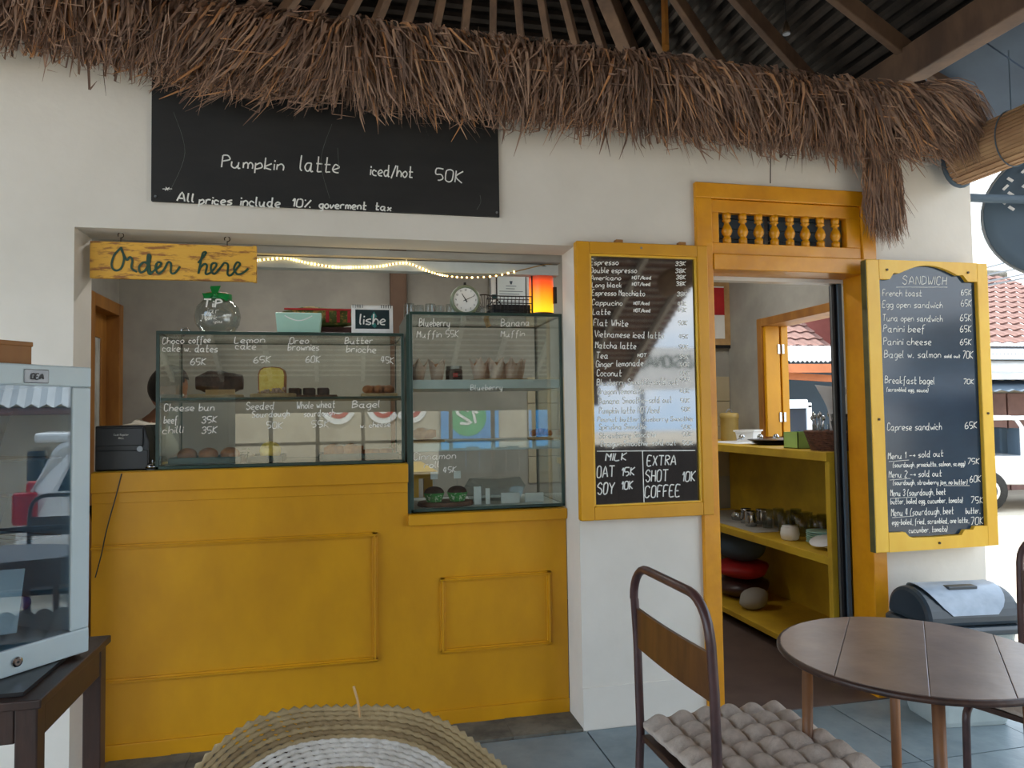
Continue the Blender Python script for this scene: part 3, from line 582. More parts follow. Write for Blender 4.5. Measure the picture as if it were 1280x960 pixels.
def mould(x0, z0, x1, z1, left=True):
    b = B()
    for w, d0 in ((.022, .009), (.007, .019)):
        o = 0 if w > .01 else .007
        for a, c in [((x0, z1-w-o), (x1, z1-o)), ((x0, z0+o), (x1, z0+w+o)), ((x1-w-o, z0+o), (x1-o, z1-o))]+([((x0+o, z0+o), (x0+w+o, z1-o))] if left else []):
            b.box((a[0], 3.34-d0, a[1]), (c[0], 3.345, c[1]))
    wp(b, 'panel_moulding', 'yellow', ct, bevel=.002)
mould(-1.034, .314, .124, .884, False); mould(.404, .322, .926, .664)
# wall power cord
CORD = B().tube(smooth([tuple(oy(*q, 3.32)) for q in [(152, 592), (145, 620), (137, 648), (131, 672), (127, 692), (119, 722)]], 4), .0025, 6)
# ================================================================ DISPLAY CASES
def case(name, label, x0, x1, z0, z1, y0, y1, shelves, loc):
    t = thing(name, label, 'display case', loc)
    e = .007
    for (a, c) in [((x0, y0, z0), (x1, y0+.004, z1)), ((x0, y0, z0), (x0+.004, y1, z1)), ((x1-.004, y0, z0), (x1, y1, z1)), ((x0, y0, z1-.004), (x1, y1, z1))]:
        wp(B().box(a, c), 'glass_pane', 'glass', t)
    b = B()
    for x in (x0, x1):
        for y in (y0, y1): b.box((x-e, y-e, z0), (x+e, y+e, z1))
    for z in (z0+e, z1):
        for y in (y0, y1): b.box((x0-e, y-e, z-e), (x1+e, y+e, z+e))
        for x in (x0, x1): b.box((x-e, y0, z-e), (x+e, y1, z+e))
    wp(b, 'edge_frame', 'greenedge', t, bevel=.002)
    wp(B().box((x0, y0, z0), (x1, y1, z0+.012)), 'bottom_panel', 'greenedge' if name == 'low_display_case' else 'greyshelf', t)
    for z, h, m_ in shelves: wp(B().box((x0+.006, y0+.01, z-h), (x1-.006, y1-.02, z)), 'glass_shelf', m_, t, bevel=.002)
    return t
c1 = case('low_display_case', 'lower glass cake case on the left half of the yellow counter', -.79, .245, 1.188, 1.772, 3.36, 3.80, [(1.492, .012, 'greenedge')], (-.27, 3.58, 1.188))
c2 = case('tall_display_case', 'taller three-tier glass case with white shelf edges on the right of the counter', .283, .998, .962, 1.872, 3.35, 3.82, [(1.565, .042, 'greyshelf'), (1.272, .038, 'greyshelf')], (.64, 3.58, .962))
wp(B().box((.262, 3.345, .958), (.278, 3.80, 1.865)), 'side_stile', 'greenedge', c2)
C1T = [('Choco', 203, 430, 230, 429, 8), ('coffee', 236, 429, 263, 428, 8), ('cake w. dates', 203, 439, 272, 440, 9), ('65K', 238, 456, 257, 456, 8), ('Lemon', 293, 429, 331, 428, 8), ('cake', 294, 436, 320, 437, 9), ('65K', 317, 454, 338, 453, 8), ('Oreo', 362, 430, 386, 429, 8), ('brownies', 360, 438, 399, 438, 9), ('60K', 382, 453, 400, 453, 8),
 ('Butter', 431, 430, 466, 429, 8), ('brioche', 433, 440, 470, 441, 9), ('45K', 476, 453, 492, 455, 8), ('Cheese bun', 205, 514, 268, 513, 9), ('beef', 205, 529, 222, 529, 9), ('35K', 252, 529, 271, 528, 8), ('chilli', 203, 542, 229, 541, 9), ('35K', 252, 542, 271, 541, 8), ('Seeded', 308, 512, 343, 511, 9), ('Sourdough', 315, 522, 362, 520, 8), ('50K', 333, 535, 353, 536, 8),
 ('Whole wheat', 371, 511, 419, 509, 9), ('sourdough', 380, 521, 418, 519, 8), ('55K', 389, 534, 411, 534, 8), ('Bagel', 440, 510, 475, 509, 9), ('w. cheese', 450, 535, 488, 533, 7)]
write(C1T, 3.3595, c1, w=.0032)
write([('Blueberry', 524, 408, 562, 408, 10), ('Muffin 55K', 521, 422, 573, 421, 8), ('Banana', 626, 408, 662, 407, 9), ('Muffin', 626, 421, 656, 420, 7), ('Cinnamon', 517, 575, 570, 573, 9), ('roll', 530, 585, 549, 584, 8), ('45K', 554, 591, 570, 590, 7), ('Blueberry', 588, 488, 628, 487, 7)], 3.3495, c2, w=.003)
# ---- food
def loaf(name, L, Wd, H, m, seed=0):
    b = B(); n = 14; k = 12
    for j in range(k+1):
        t = j/k; e_ = min(1, math.sin(PI*max(.06, min(.94, t)))**.35)
        for i in range(n):
            a = 2*PI*i/n; x = math.cos(a); z = math.sin(a)
            x = math.copysign(abs(x)**.6, x); z = math.copysign(abs(z)**.7, z)
            b.v.append(((t-.5)*L, x*Wd/2*e_*(1+.04*math.sin(5*t*PI+i)), H/2*(1+z*e_)+(.006*math.sin(9*t+i*1.3) if z > 0 else 0)))
    for j in range(k):
        for i in range(n): q = (i+1) % n; b.f.append((j*n+i, j*n+q, (j+1)*n+q, (j+1)*n+i))
    b.f += [tuple(range(n)), tuple(k*n+i for i in range(n))]
    return b
SH = 1.492
tb = thing('choco_board', 'pale wooden board under the dark chocolate cake', 'serving board', (-.59, 3.56, SH)); B().lathe([(.115, 0), (.12, .004), (.12, .014), (.115, .018)], 28).build('board', 'board', tb, smooth=False)
ck = thing('chocolate_cake', 'dark chocolate coffee loaf cake at the left of the upper case shelf', 'cake', (-.575, 3.57, SH+.018))
loaf('c', .2, .12, .11, 'choc').build('cake_body', 'choc', ck, smooth=True); B().box((-.05, -.072, 0), (.075, -.058, .022)).build('paper_strip', 'board', ck)
tb = tag(B().lathe([(.098, 0), (.102, .004), (.102, .016), (.098, .02)], 28, c=(-.335, 3.52, SH)).build('round_board', 'board'), 'round wooden board under the lemon cake', 'serving board')
lc = thing('lemon_cake', 'yellow lemon cake slice with browned crust on a round board', 'cake', (-.338, 3.50, SH+.02))
pf = [(-.058, 0), (.058, 0), (.06, .085), (.054, .108), (.038, .118), (.0, .122), (-.036, .119), (-.053, .108), (-.06, .085)]
B().prism(pf, -.03, .06).build('crust', 'bread', lc, bevel=.004)
B().prism([(x*.9, .004+z*.93) for x, z in pf], -.032, -.029).build('crumb_face', 'crumb', lc)
b = B()
for i in range(26): b.sphere((random.uniform(-.058, .058), -.036+random.uniform(-.004, .006), random.uniform(.002, .02)), random.uniform(.005, .009), 6, 4)
b.build('crumble', 'parch', lc, smooth=True)['kind'] = 'stuff'
tag(B().box((.06, 3.40, SH), (.225, 3.56, SH+.014)).build('oblong_board', 'board', bevel=.003), 'small oblong board under the braided brioche', 'serving board')
br = thing('brioche', 'shiny braided butter brioche on the oblong board at the right end of the case shelf', 'bread', (.14, 3.47, SH+.014))
for i in range(5): B().sphere((-.048+.024*i, (.012 if i % 2 else -.012), .02), .024, 12, 8, 1.1, 1.2, .85).build('braid_lobe', 'bread', br, smooth=True)
tag(B().box((-.28, 3.55, SH), (-.05, 3.72, SH+.014)).build('brownie_board', 'wicker', bevel=.003), 'dim brown board holding the oreo brownies behind the shelf glass', 'serving board')
bw = None
for i in range(3):
    for j in range(2):
        x, y_ = -.245+.065*i, 3.59+.07*j
        if bw is None: bw = thing('brownie', 'front row left brownie on the dim brown board', 'brownie', (x, y_, SH+.014), group='oreo brownies on their board'); loafb = B().box((-.027, -.027, 0), (.027, .027, .034)).build('crumb_block', 'choc', bw, bevel=.006)
        else: dup(bw, (x, y_, SH+.014), 0, ['front', 'back'][j]+' row '+['left', 'middle', 'right'][i]+' brownie on the dim brown board')
Z1 = 1.202
def tray(x, y, w, d, label):
    b = B(); b.box((x-w/2, y-d/2, Z1), (x+w/2, y+d/2, Z1+.008))
    for a, c in [((x-w/2, y-d/2), (x+w/2, y-d/2+.008)), ((x-w/2, y+d/2-.008), (x+w/2, y+d/2)), ((x-w/2, y-d/2), (x-w/2+.008, y+d/2)), ((x+w/2-.008, y-d/2), (x+w/2, y+d/2))]: b.box((a[0], a[1], Z1), (c[0], c[1], Z1+.03))
    return tag(b.build('bakery_tray', 'tray', bevel=.003), label, 'tray')
tray(-.61, 3.52, .30, .22, 'teal tray of cheese buns at the left bottom of the case'); tray(-.36, 3.52, .15, .22, 'narrow teal tray holding the seeded sourdough'); tray(.05, 3.52, .36, .22, 'teal tray of bagels at the right bottom of the case')
bun = None
for i, (x, y_) in enumerate([(-.70, 3.5), (-.61, 3.49), (-.52, 3.5)]):
    if bun is None: bun = thing('cheese_bun', 'leftmost dark filled bun in the left teal tray', 'bun', (x, y_, Z1+.01), group='cheese buns in the left tray'); B().sphere((0, 0, .028), .042, 16, 10, 1, 1, .75).build('bun_body', 'bread', bun, smooth=True)
    else: dup(bun, (x, y_, Z1+.01), i, ['', 'middle', 'rightmost'][i]+' dark filled bun in the left teal tray')
sd = thing('sourdough_bun', 'round pale yellow seeded sourdough bun in the narrow tray', 'bread', (-.345, 3.48, Z1+.01)); B().sphere((0, 0, .038), .047, 18, 10, 1, 1, .95).build('bun_body', 'crumb', sd, smooth=True)
for i, x in enumerate([-.06, .02]):
    o = thing('wheat_loaf', ['brown whole wheat loaf at the left end of the bagel tray', 'brown whole wheat loaf beside the bagels in the tray'][i], 'bread', (x, 3.5, Z1+.01)); loaf('l', .1, .09, .06, 'bread').build('crust', 'bread', o, smooth=True)
bg_ = None
for i, x in enumerate([.11, .175]):
    if bg_ is None: bg_ = thing('bagel', 'seeded bagel next to the wheat loaves', 'bagel', (x, 3.5, Z1+.028), group='bagels in the right tray'); B().tube([(.028*math.cos(a), .028*math.sin(a), 0) for a in [k*2*PI/16 for k in range(16)]], .018, 10, True).build('ring', 'bread', bg_, smooth=True)
    else: dup(bg_, (x, 3.5, Z1+.028), 0, 'seeded bagel at the far right end of the teal tray')
def sprig(x, y, z, label):
    o = thing('herb_sprig', label, 'plant', (x, y, z)); b = B().tube([(0, 0, 0), (.004, 0, .05)], .0015, 5); b.build('stem', 'leaf', o); b = B()
    for i in range(26):
        a = random.uniform(0, 2*PI); r = random.uniform(.005, .032); c = Vector((r*math.cos(a), r*math.sin(a), .035+random.uniform(-.01, .03))); u = Vector((random.uniform(-1, 1), random.uniform(-1, 1), random.uniform(-.4, .4))).normalized()*.009; w = u.cross(Vector((0, 0, 1)))*.5
        b.add([c-u, c+w, c+u, c-w], [(0, 1, 2, 3)])
    b.build('leaves', 'leaf', o)['kind'] = 'stuff'
sprig(-.44, 3.44, Z1, 'small leafy herb sprig beside the seeded sourdough'); sprig(.20, 3.41, Z1+.03, 'small leafy herb sprig in the right corner of the cake case')
# muffins in parchment tulips
def tulip():
    b = B(); n = 16
    for r, z in ((.026, 0), (.036, .05)):
        for i in range(n): a = 2*PI*i/n; b.v.append((r*math.cos(a), r*math.sin(a), z))
    for i in range(n): a = 2*PI*i/n; pk = (i % 4 == 0); b.v.append((.05*math.cos(a) if pk else .037*math.cos(a), .05*math.sin(a) if pk else .037*math.sin(a), .105 if pk else (.062 if i % 4 == 2 else .082)))
    for j in range(2):
        for i in range(n): k = (i+1) % n; b.f.append((j*n+i, j*n+k, (j+1)*n+k, (j+1)*n+i))
    b.f.append(tuple(range(n))); return b
mf = thing('blueberry_muffin', 'leftmost blueberry muffin in pleated paper on the top shelf of the tall case', 'muffin', (.325, 3.46, 1.565), group='blueberry muffins on the top shelf')
tulip().build('paper_cup', 'parch', mf); B().sphere((0, 0, .058), .034, 12, 8, 1, 1, .7).build('muffin_top', 'bread', mf, smooth=True)
dup(mf, (.415, 3.46, 1.565), .5, 'second blueberry muffin from the left, beside the jam jar')
for i, (x, y_) in enumerate([(.62, 3.47), (.70, 3.45), (.78, 3.47), (.66, 3.56), (.745, 3.56), (.83, 3.55)]):
    dup(mf, (x, y_, 1.573), .7*i, ['front row left', 'front row middle', 'front row right', 'back row left', 'back row middle', 'back row right'][i]+' banana muffin of the cluster on the top shelf', 'banana muffins on the top shelf')
tag(B().lathe([(.14, 0), (.145, .004), (.145, .008)], 26, c=(.73, 3.515, 1.565), sy=.75).build('muffin_board', 'board'), 'wooden board under the banana muffins', 'serving board')
jr = thing('jam_jar', 'small lidded jar of dark jam between the muffins', 'jar', (.51, 3.55, 1.565)); B().lathe([(.04, 0), (.042, .01), (.042, .055), (.036, .062)], 18).build('jar_body', 'choc', jr, smooth=True); B().lathe([(.04, .06), (.04, .075)], 18).build('lid', 'alum', jr); B().box((-.012, -.044, .02), (.012, -.042, .04)).build('label_dot', 'red', jr)
for x, y_, w, lb in [(.36, 3.5, .17, 'wooden board with a dark loaf at the left of the middle shelf'), (.93, 3.5, .1, 'wooden board under the croissant at the right of the middle shelf')]:
    tag(B().box((x-w/2, y_-.07, 1.272), (x+w/2, y_+.07, 1.284)).build('pastry_board', 'board', bevel=.003), lb, 'serving board')
o = thing('nut_loaf', 'small dark nut loaf on the middle shelf of the tall case', 'bread', (.35, 3.49, 1.284)); loaf('l', .12, .08, .055, 'bread').build('crust', 'bread', o, smooth=True)
o = thing('croissant', 'golden croissant at the right end of the middle shelf', 'pastry', (.93, 3.49, 1.284))
for i in range(7):
    a = (i-3)*.38; B().sphere((.036*math.sin(a)*1.4, .03*math.cos(a)-.02, .018+.008*math.cos(a)), .022-.0025*abs(i-3), 10, 7, .8, 1, 1).build('fold', 'bread', o, smooth=True)
# cinnamon rolls in green cups with price flags, on the case floor
Z2 = .974
tag(B().lathe([(.13, 0), (.135, .005), (.13, .02)], 28, c=(.45, 3.47, Z2), sy=.7).build('cane_tray', 'wicker'), 'oval woven tray holding the two cinnamon rolls', 'tray')
cn = thing('cinnamon_roll', 'left cinnamon roll in a green paper cup with a little flag', 'pastry', (.395, 3.46, Z2+.02), group='cinnamon rolls at the bottom of the tall case')
B().lathe([(.035, 0), (.05, .042)], 20).build('paper_cup', 'bakegreen', cn); B().sphere((0, 0, .042), .047, 16, 10, 1, 1, .62).build('roll_top', 'choc', cn, smooth=True)
B().tube([(0, 0, .05), (0, 0, .12)], .0012, 5).build('flag_stick', 'alum', cn); B().box((-.016, -.002, .105), (.018, 0, .14)).build('flag', 'paper', cn)
dup(cn, (.505, 3.46, Z2+.02), .1, 'right cinnamon roll in a green paper cup with a little flag')
# clear clamshell boxes and papers at the back of the bottom shelf
o = thing('clamshell_box', 'clear plastic clamshell box at the bottom right of the tall case', 'box', (.72, 3.62, Z2)); b = B().lathe([(.10, 0), (.12, .06), (.125, .062), (.12, .068), (.1, .11)], 4, sx=1.3, sy=.9); b.build('shell', 'tumbler', o)
for i, (x, w) in enumerate([(.60, .035), (.65, .02), (.76, .09), (.88, .09)]):
    tag(B().box((x-w/2, 3.44, Z2), (x+w/2, 3.452, Z2+[.085, .075, .05, .045][i])).build('price_card', 'paper', bevel=.001), ['tall blank white card leaning beside the cinnamon rolls', 'narrow white card second from the cinnamon rolls', 'wide low white card at the middle of the case floor', 'low white card nearest the right end of the case floor'][i], 'card')
# ================================================================ ON TOP OF THE CASES
T1 = 1.780; T2 = 1.880
jar = thing('tip_jar', 'round glass tip jar with a green ribbon bow on the low case', 'jar', (-.565, 3.45, T1))
B().lathe([(.05, 0), (.07, .006), (.092, .04), (.098, .075), (.09, .115), (.068, .142), (.052, .15), (.052, .165)], 26).build('glass_body', 'tumbler', jar, smooth=True)
B().lathe([(.056, .152), (.058, .156), (.058, .176), (.05, .18)], 24).build('cork_lid', 'wood_o', jar)
b = B().lathe([(.0595, .15), (.0605, .162), (.0595, .174)], 24)
b.add([(-.005, -.066, .165), (-.055, -.066, .17), (-.04, -.072, .138)], [(0, 1, 2)]); b.add([(.0, -.066, .165), (.058, -.066, .165), (.05, -.07, .135)], [(0, 1, 2)])
b.add([(-.022, -.064, .195), (.02, -.064, .197), (.022, -.06, .205), (-.02, -.06, .203), (.008, -.07, .165), (-.01, -.07, .163)], [(0, 1, 4, 5), (0, 3, 2, 1)]); b.sphere((0, -.068, .164), .009, 8, 6)
b.build('ribbon_bow', 'ribbon', jar)
p = Pen(); S = Vector((1, 0, 0)); 
for t_, x0, z0, x1, h, w in [('TiP', -.045, .103, .03, .034, .007), ('jar', -.03, .078, .022, .026, .002), ('Thank', -.052, .05, .012, .02, .002), ('you', .0, .036, .035, .016, .002)]:
    p.text(t_, Vector((x0, -.101, z0)), Vector((x1, -.101, z0)), h, w)
p.b.build('lettering', 'chalk', jar)
tag(B().tube([(-.70+.016*math.cos(a), 3.45, T1+.012+.010*math.sin(a)) for a in [k*2*PI/14 for k in range(14)]], .004, 8, True).build('small_ring', 'chrome', smooth=True), 'tiny metal ring lying left of the tip jar', 'ring')
mx = thing('mint_tub', 'pale mint plastic tub on top of the low case', 'tub', (-.215, 3.45, T1))
b = B(); b.v = [(-.092, -.05, 0), (.092, -.05, 0), (.092, .05, 0), (-.092, .05, 0), (-.1, -.056, .092), (.1, -.056, .092), (.1, .056, .092), (-.1, .056, .092), (-.092, -.048, .092), (.092, -.048, .092), (.092, .048, .092), (-.092, .048, .092), (-.085, -.043, .01), (.085, -.043, .01), (.085, .043, .01), (-.085, .043, .01)]
b.f = [(0, 3, 2, 1), (0, 1, 5, 4), (1, 2, 6, 5), (2, 3, 7, 6), (3, 0, 4, 7), (4, 5, 9, 8), (5, 6, 10, 9), (6, 7, 11, 10), (7, 4, 8, 11), (8, 9, 13, 12), (9, 10, 14, 13), (10, 11, 15, 14), (11, 8, 12, 15), (12, 13, 14, 15)]
b.build('tub_body', 'mint', mx, bevel=.004)
b = B().tube([(-.06+.12*t, -.0545-.002*0, .078-.022*math.sin(PI*t)) for t in [k/10 for k in range(11)]], .0025, 6); b.build('embossed_arc', 'plastic_w', mx)
bt_ = thing('batik_roll', 'oblong woven roll with red and green pattern behind the mint tub', 'cushion', (-.12, 3.62, T1+.05)); loaf('r', .36, .12, .10, 'batik').build('roll_body', 'batik', bt_, smooth=True)
b = B()
for i in range(3): b.box((.02+.05*i, -.066, .02), (.035+.05*i, -.058, .075), Matrix.Rotation(.5, 4, 'Y') if 0 else None)
b.build('red_stripe', 'red', bt_); B().box((-.17, -.064, .078), (.17, -.05, .086)).build('red_edge', 'red', bt_)
tag(B().box((-.27, 3.57, T1), (.02, 3.68, T1+.05)).build('dark_box', mat('maroon_box', (70, 34, 34), .6, (56, 28, 28), 9.), bevel=.003), 'dark maroon box under the patterned roll', 'box')
cl = thing('desk_calendar', 'white desk calendar with a dark teal picture standing on the low case', 'calendar', (.113, 3.43, T1))
def tilt(a): return Matrix.Rotation(a, 4, 'X')
B().box((-.095, 0, 0), (.095, .004, .132), tilt(-.12)).build('white_card', 'paper', cl); B().box((-.095, .035, 0), (.095, .039, .134), tilt(.14)).build('back_card', 'paper', cl)
B().box((-.077, -.0015, .027), (.078, .0005, .118), tilt(-.12)).build('printed_picture', 'navy', cl)
p = Pen(); p.text('lishe', Vector((-.058, -.0022, .047)), Vector((.06, -.0022, .047)), .05, .006); p.b.v = [tuple(tilt(-.12) @ Vector(v)) for v in p.b.v]; p.b.build('lettering', 'chalk', cl)
b = B().add([(.008, -.002, .11), (.022, -.002, .085), (.0, -.002, .07), (-.006, -.002, .085)], [(0, 1, 2, 3)], tilt(-.12)); b.add([(-.004, -.002, .045), (.012, -.002, .055), (.02, -.002, .04), (.01, -.002, .03)], [(0, 1, 2, 3)], tilt(-.12)); b.build('teal_leaf_print', mat('teal_print', (50, 130, 124), .5, (40, 110, 106), 30.), cl)
b = B()
for i in list(range(5))+list(range(12, 17)): x = -.088+.0108*i; b.tube([(x, -.002+.008*math.cos(a), .132+.008*math.sin(a)) for a in [k*2*PI/8 for k in range(8)]], .0014, 5, True)
b.build('wire_binding', 'black', cl)
# clock
ck = thing('alarm_clock', 'round sage green clock with white dial on the tall case', 'clock', (.555, 3.47, T2+.073))
RX = Matrix.Rotation(PI/2, 4, 'X')
B().lathe([(.062, -.03), (.071, -.02), (.073, .0), (.073, .022), (.066, .03), (.060, .03), (.058, .022)], 32, mtx=RX).build('housing', 'clockg', ck, smooth=True)
B().lathe([(.0, .0235), (.059, .0235)], 32, mtx=RX).build('dial', 'paper', ck)
p = Pen()
for k in range(12):
    a = PI/2-k*PI/6; c = Vector((.048*math.cos(a), -.0245, .048*math.sin(a))); s_ = str(12 if k == 0 else k); w = .009 if len(s_) > 1 else .005
    p.text(s_, c+Vector((-w/2, 0, -.004)), c+Vector((w/2, 0, -.004)), .008, .0013)
p.b.build('numerals', 'black', ck)
def hand(a, L_, w): d = Vector((math.sin(a), 0, math.cos(a))); s_ = Vector((d.z, 0, -d.x))*w; return B().add([(-d*.012)-s_+Vector((0, -.026, 0)), (-d*.012)+s_+Vector((0, -.026, 0)), d*L_+Vector((0, -.026, 0))+s_*.5, d*L_+Vector((0, -.026, 0))-s_*.5], [(0, 1, 2, 3)])
hand(-.55, .036, .0028).build('hour_hand', 'black', ck); hand(1.12, .048, .0018).build('minute_hand', 'black', ck)
B().box((-.006, -.006, .073), (.006, .006, .088)).build('top_button', 'black', ck)
# wire arch rack behind the clock
wr = thing('wire_rack', 'black wire fan rack standing behind the clock', 'rack', (.68, 3.62, T2))
b = B().tube([(.1*math.cos(a), 0, .03+.1*math.sin(a)) for a in [k*PI/18 for k in range(19)]], .003, 6)
for k in range(1, 18): a = k*PI/18; b.tube([(.03*math.cos(a), 0, .03+.03*math.sin(a)), (.1*math.cos(a), 0, .03+.1*math.sin(a))], .0014, 4)
b.box((-.1, -.02, 0), (.1, .02, .03)); b.build('wire_fan', 'iron', wr)
# inverted glasses in a row behind the clock
gp = [(.03, 0), (.027, .06), (.026, .075)]
gl = None
for i in range(9):
    x = .30+.052*i; y_ = 3.62+.05*(i % 2)
    if gl is None:
        gl = thing('upturned_glass', 'leftmost small clear glass in the row on top of the tall case', 'glass', (x, y_, T2), group='glasses on top of the tall case'); bq = B(); bq.caps = False; bq.lathe(gp, 14).build('glass_wall', 'tumbler', gl, smooth=True)
        B().lathe([(.0, .0755), (.026, .0755)], 14).build('glass_foot', 'tumbler', gl)
    else: dup(gl, (x, y_, T2), 0, ['first', 'second', 'third', 'fourth', 'fifth', 'sixth', 'seventh', 'eighth', 'ninth'][i]+' small clear glass from the left on top of the tall case')
# mesh organiser with papers
og = thing('mesh_organiser', 'black wire mesh desk tray with papers beside the clock', 'organiser', (.81, 3.49, T2))
b = B(); b.box((-.13, -.05, 0), (.13, .05, .005))
for z in (.03, .06, .095): b.tube([(-.125-.02*z*6, -.05, z), (.125+.01, -.05, z), (.135, .05, z), (-.135, .05, z)], .0025, 6, True)
for i in range(14): x = -.125+i*.0193; b.tube([(x, -.05, 0), (x, -.05, .095)], .0012, 4); b.tube([(x, .05, 0), (x, .05, .095)], .0012, 4)
b.build('wire_frame', 'mesh', og); B().box((-.12, -.04, .005), (.12, .045, .055)).build('dark_folder', 'black', og)
b = B().box((-.15, -.02, .0), (-.135, .03, .07), Matrix.Rotation(-.35, 4, 'Y')); b.build('kraft_card', 'board', og); B().box((-.122, -.03, .085), (-.10, -.02, .105)).build('teal_clip', 'tray', og)
# certificate frame on the wall behind
cf = thing('certificate_frame', 'white matted certificate frame on the back wall right of the clock', 'picture frame', (1.20, 5.335, 2.31))
B().box((-.16, -.02, -.19), (.16, 0, .19)).build('outer_frame', 'alum', cf, bevel=.003); B().box((-.15, -.024, -.18), (.15, -.02, .18)).build('mat_board', 'paper', cf); B().box((-.115, -.03, -.15), (.12, -.024, .14)).build('inner_frame', 'black', cf); B().box((-.105, -.032, -.14), (.11, -.03, .13)).build('certificate', 'white', cf)
b = B().add([(-.012, -.033, .09), (.012, -.033, .09), (.006, -.033, .065), (-.006, -.033, .065)], [(0, 1, 2, 3)])
for k in range(9): z = .05-.02*k; w = .04 if k < 2 else .09; b.box((-w, -.0335, z), (w*(.7 if k % 2 else 1), -.033, z+.004))
b.build('print', 'bluegrey', cf)
# salt-glow lantern
lp = thing('table_lantern', 'glowing orange and yellow cylindrical lantern at the right of the tall case', 'lamp', (.935, 3.46, T2))
B().lathe([(.055, .012), (.06, .02), (.06, .235), (.055, .245)], 24).build('glass_shade', 'lamp', lp, smooth=True); B().lathe([(.062, 0), (.062, .014)], 24).build('base', 'black', lp); B().lathe([(.062, .238), (.058, .25), (.03, .256)], 24).build('cap', 'black', lp, smooth=True)
B().box((.05, -.05, .06), (.066, -.03, .14)).build('clasp', 'black', lp)
B().tube([(-.061*math.cos(.5), -.061*math.sin(.5), .01), (-.061*math.cos(.5), -.061*math.sin(.5), .24)], .004, 6).build('upright', 'black', lp)
# fairy lights
fs_ = thing('fairy_lights', 'string of warm fairy lights strung across the counter opening', 'string lights', (.0, 3.47, 2.05))
pts = [tuple(oy(*q, 3.40)) for q in [(318, 326), (356, 323), (385, 329), (420, 334), (445, 334), (475, 333), (508, 329), (540, 341), (565, 346), (590, 347), (620, 345), (650, 338), (680, 331), (700, 329)]]
pts = smooth(pts, 4); b = B().tube(pts, .0028, 6); wp(b, 'cable', 'cable', fs_)
b = B()
for i, q in enumerate(pts[:44]):
    for k in range(1 if i > 30 else 2):
        u = Vector(q).lerp(Vector(pts[min(i+1, len(pts)-1)]), k/2); b.sphere((u.x, u.y-.003, u.z), .0042 if (i+k) % 3 else .0052, 6, 4)
wp(b, 'bulb', 'fairy', fs_)['kind'] = 'stuff'
h = oy(508, 327, 3.40); wp(B().tube([(h.x, 3.40, h.z), (h.x, 3.40, h.z+.04)], .003, 6), 'cable_clip', 'plastic_w', fs_)
# register, tumblers, bell
rg = thing('cash_register', 'black receipt printer and cash register at the left end of the counter', 'cash register', (-.93, 3.50, 1.187))
B().prism([(-.105, 0), (.105, 0), (.105, .12), (.085, .19), (-.105, .19)], -.13, .1).build('housing', 'black', rg, bevel=.006)
B().box((-.1, -.139, .105), (.082, -.13, .18)).build('screen_panel', 'black', rg, bevel=.003)
p = Pen(); p.text('Cash Register', Vector((-.03, -.140, .148)), Vector((.028, -.140, .148)), .008, .0012); p.text('BILL', Vector((-.012, -.140, .134)), Vector((.01, -.140, .134)), .007, .0012); p.b.build('display_text', 'chalk', rg)
B().lathe([(.012, 0), (.012, .004)], 12, mtx=Matrix.Translation((.07, -.133, .09)) @ RX).build('key_lock', 'alum', rg); B().box((-.1, -.136, .004), (.1, -.13, .085)).build('cash_drawer', 'black', rg, bevel=.003)
wp(CORD, 'power_cord', 'black', rg)
bl = thing('service_bell', 'small chrome service bell between the register and the low case', 'bell', (-.815, 3.38, 1.187)); B().lathe([(.03, 0), (.03, .006)], 18).build('base', 'black', bl); B().lathe([(.029, .008), (.027, .018), (.018, .028), (.0, .033)], 20).build('dome', 'chrome', bl, smooth=True); B().cyl((0, 0, .033), .004, .008, 8).build('plunger', 'chrome', bl)
tt = None
for i, (x, y_, z) in enumerate([(-.835, 3.50, 1.187), (-.835, 3.50, 1.237), (-.835, 3.50, 1.287), (-.855, 3.58, 1.187), (-.855, 3.58, 1.237)]):
    if tt is None:
        tt = thing('clear_cup', 'lowest clear cup of the front stack behind the service bell', 'cup', (x, y_, z), group='clear cups stacked by the register'); q = B(); q.caps = False; q.lathe([(.024, 0), (.032, .09), (.034, .092)], 16).build('cup_wall', 'tumbler', tt, smooth=True)
    else: dup(tt, (x, y_, z), 0, ['', 'middle clear cup of the front stack behind the service bell', 'topmost clear cup of the front stack behind the bell', 'lower clear cup of the rear stack by the register', 'upper clear cup of the rear stack by the register'][i])
# ================================================================ KITCHEN UNIT AND WHAT STANDS ON IT
ku = thing('kitchen_shelf_unit', 'long yellow shelf unit with two shelves inside the doorway under the window', 'shelf unit', (2.45, 4.2, 0))
wp(B().box((2.43, 3.36, 1.13), (2.995, 5.33, 1.178)), 'worktop', 'ykit', ku, bevel=.003)
wp(B().box((2.45, 3.37, .585), (2.985, 5.32, .63)), 'shelf', 'ykit', ku, bevel=.003)
wp(B().box((2.45, 3.37, .055), (2.985, 5.32, .09)), 'bottom_shelf', 'ykit', ku, bevel=.003)
wp(B().box((2.97, 3.37, 0), (2.99, 5.32, 1.13)), 'back_panel', 'ykit', ku)
wp(B().box((2.445, 3.36, 0), (2.99, 3.395, 1.13)), 'end_panel', 'ykit', ku, bevel=.003)
K = 1.178
cn_ = thing('enamel_canister', 'tall ochre lidded canister at the far end of the yellow worktop', 'canister', (2.80, 5.0, K)); B().lathe([(.062, 0), (.065, .004), (.065, .165), (.07, .168), (.07, .2), (.06, .208), (.0, .212)], 24).build('body', 'canister', cn_, smooth=True)
B().tube([(-.028+.056*t, 0, .208+.03*math.sin(PI*t)) for t in [k/8 for k in range(9)]], .003, 6).build('lid_handle', 'alum', cn_)
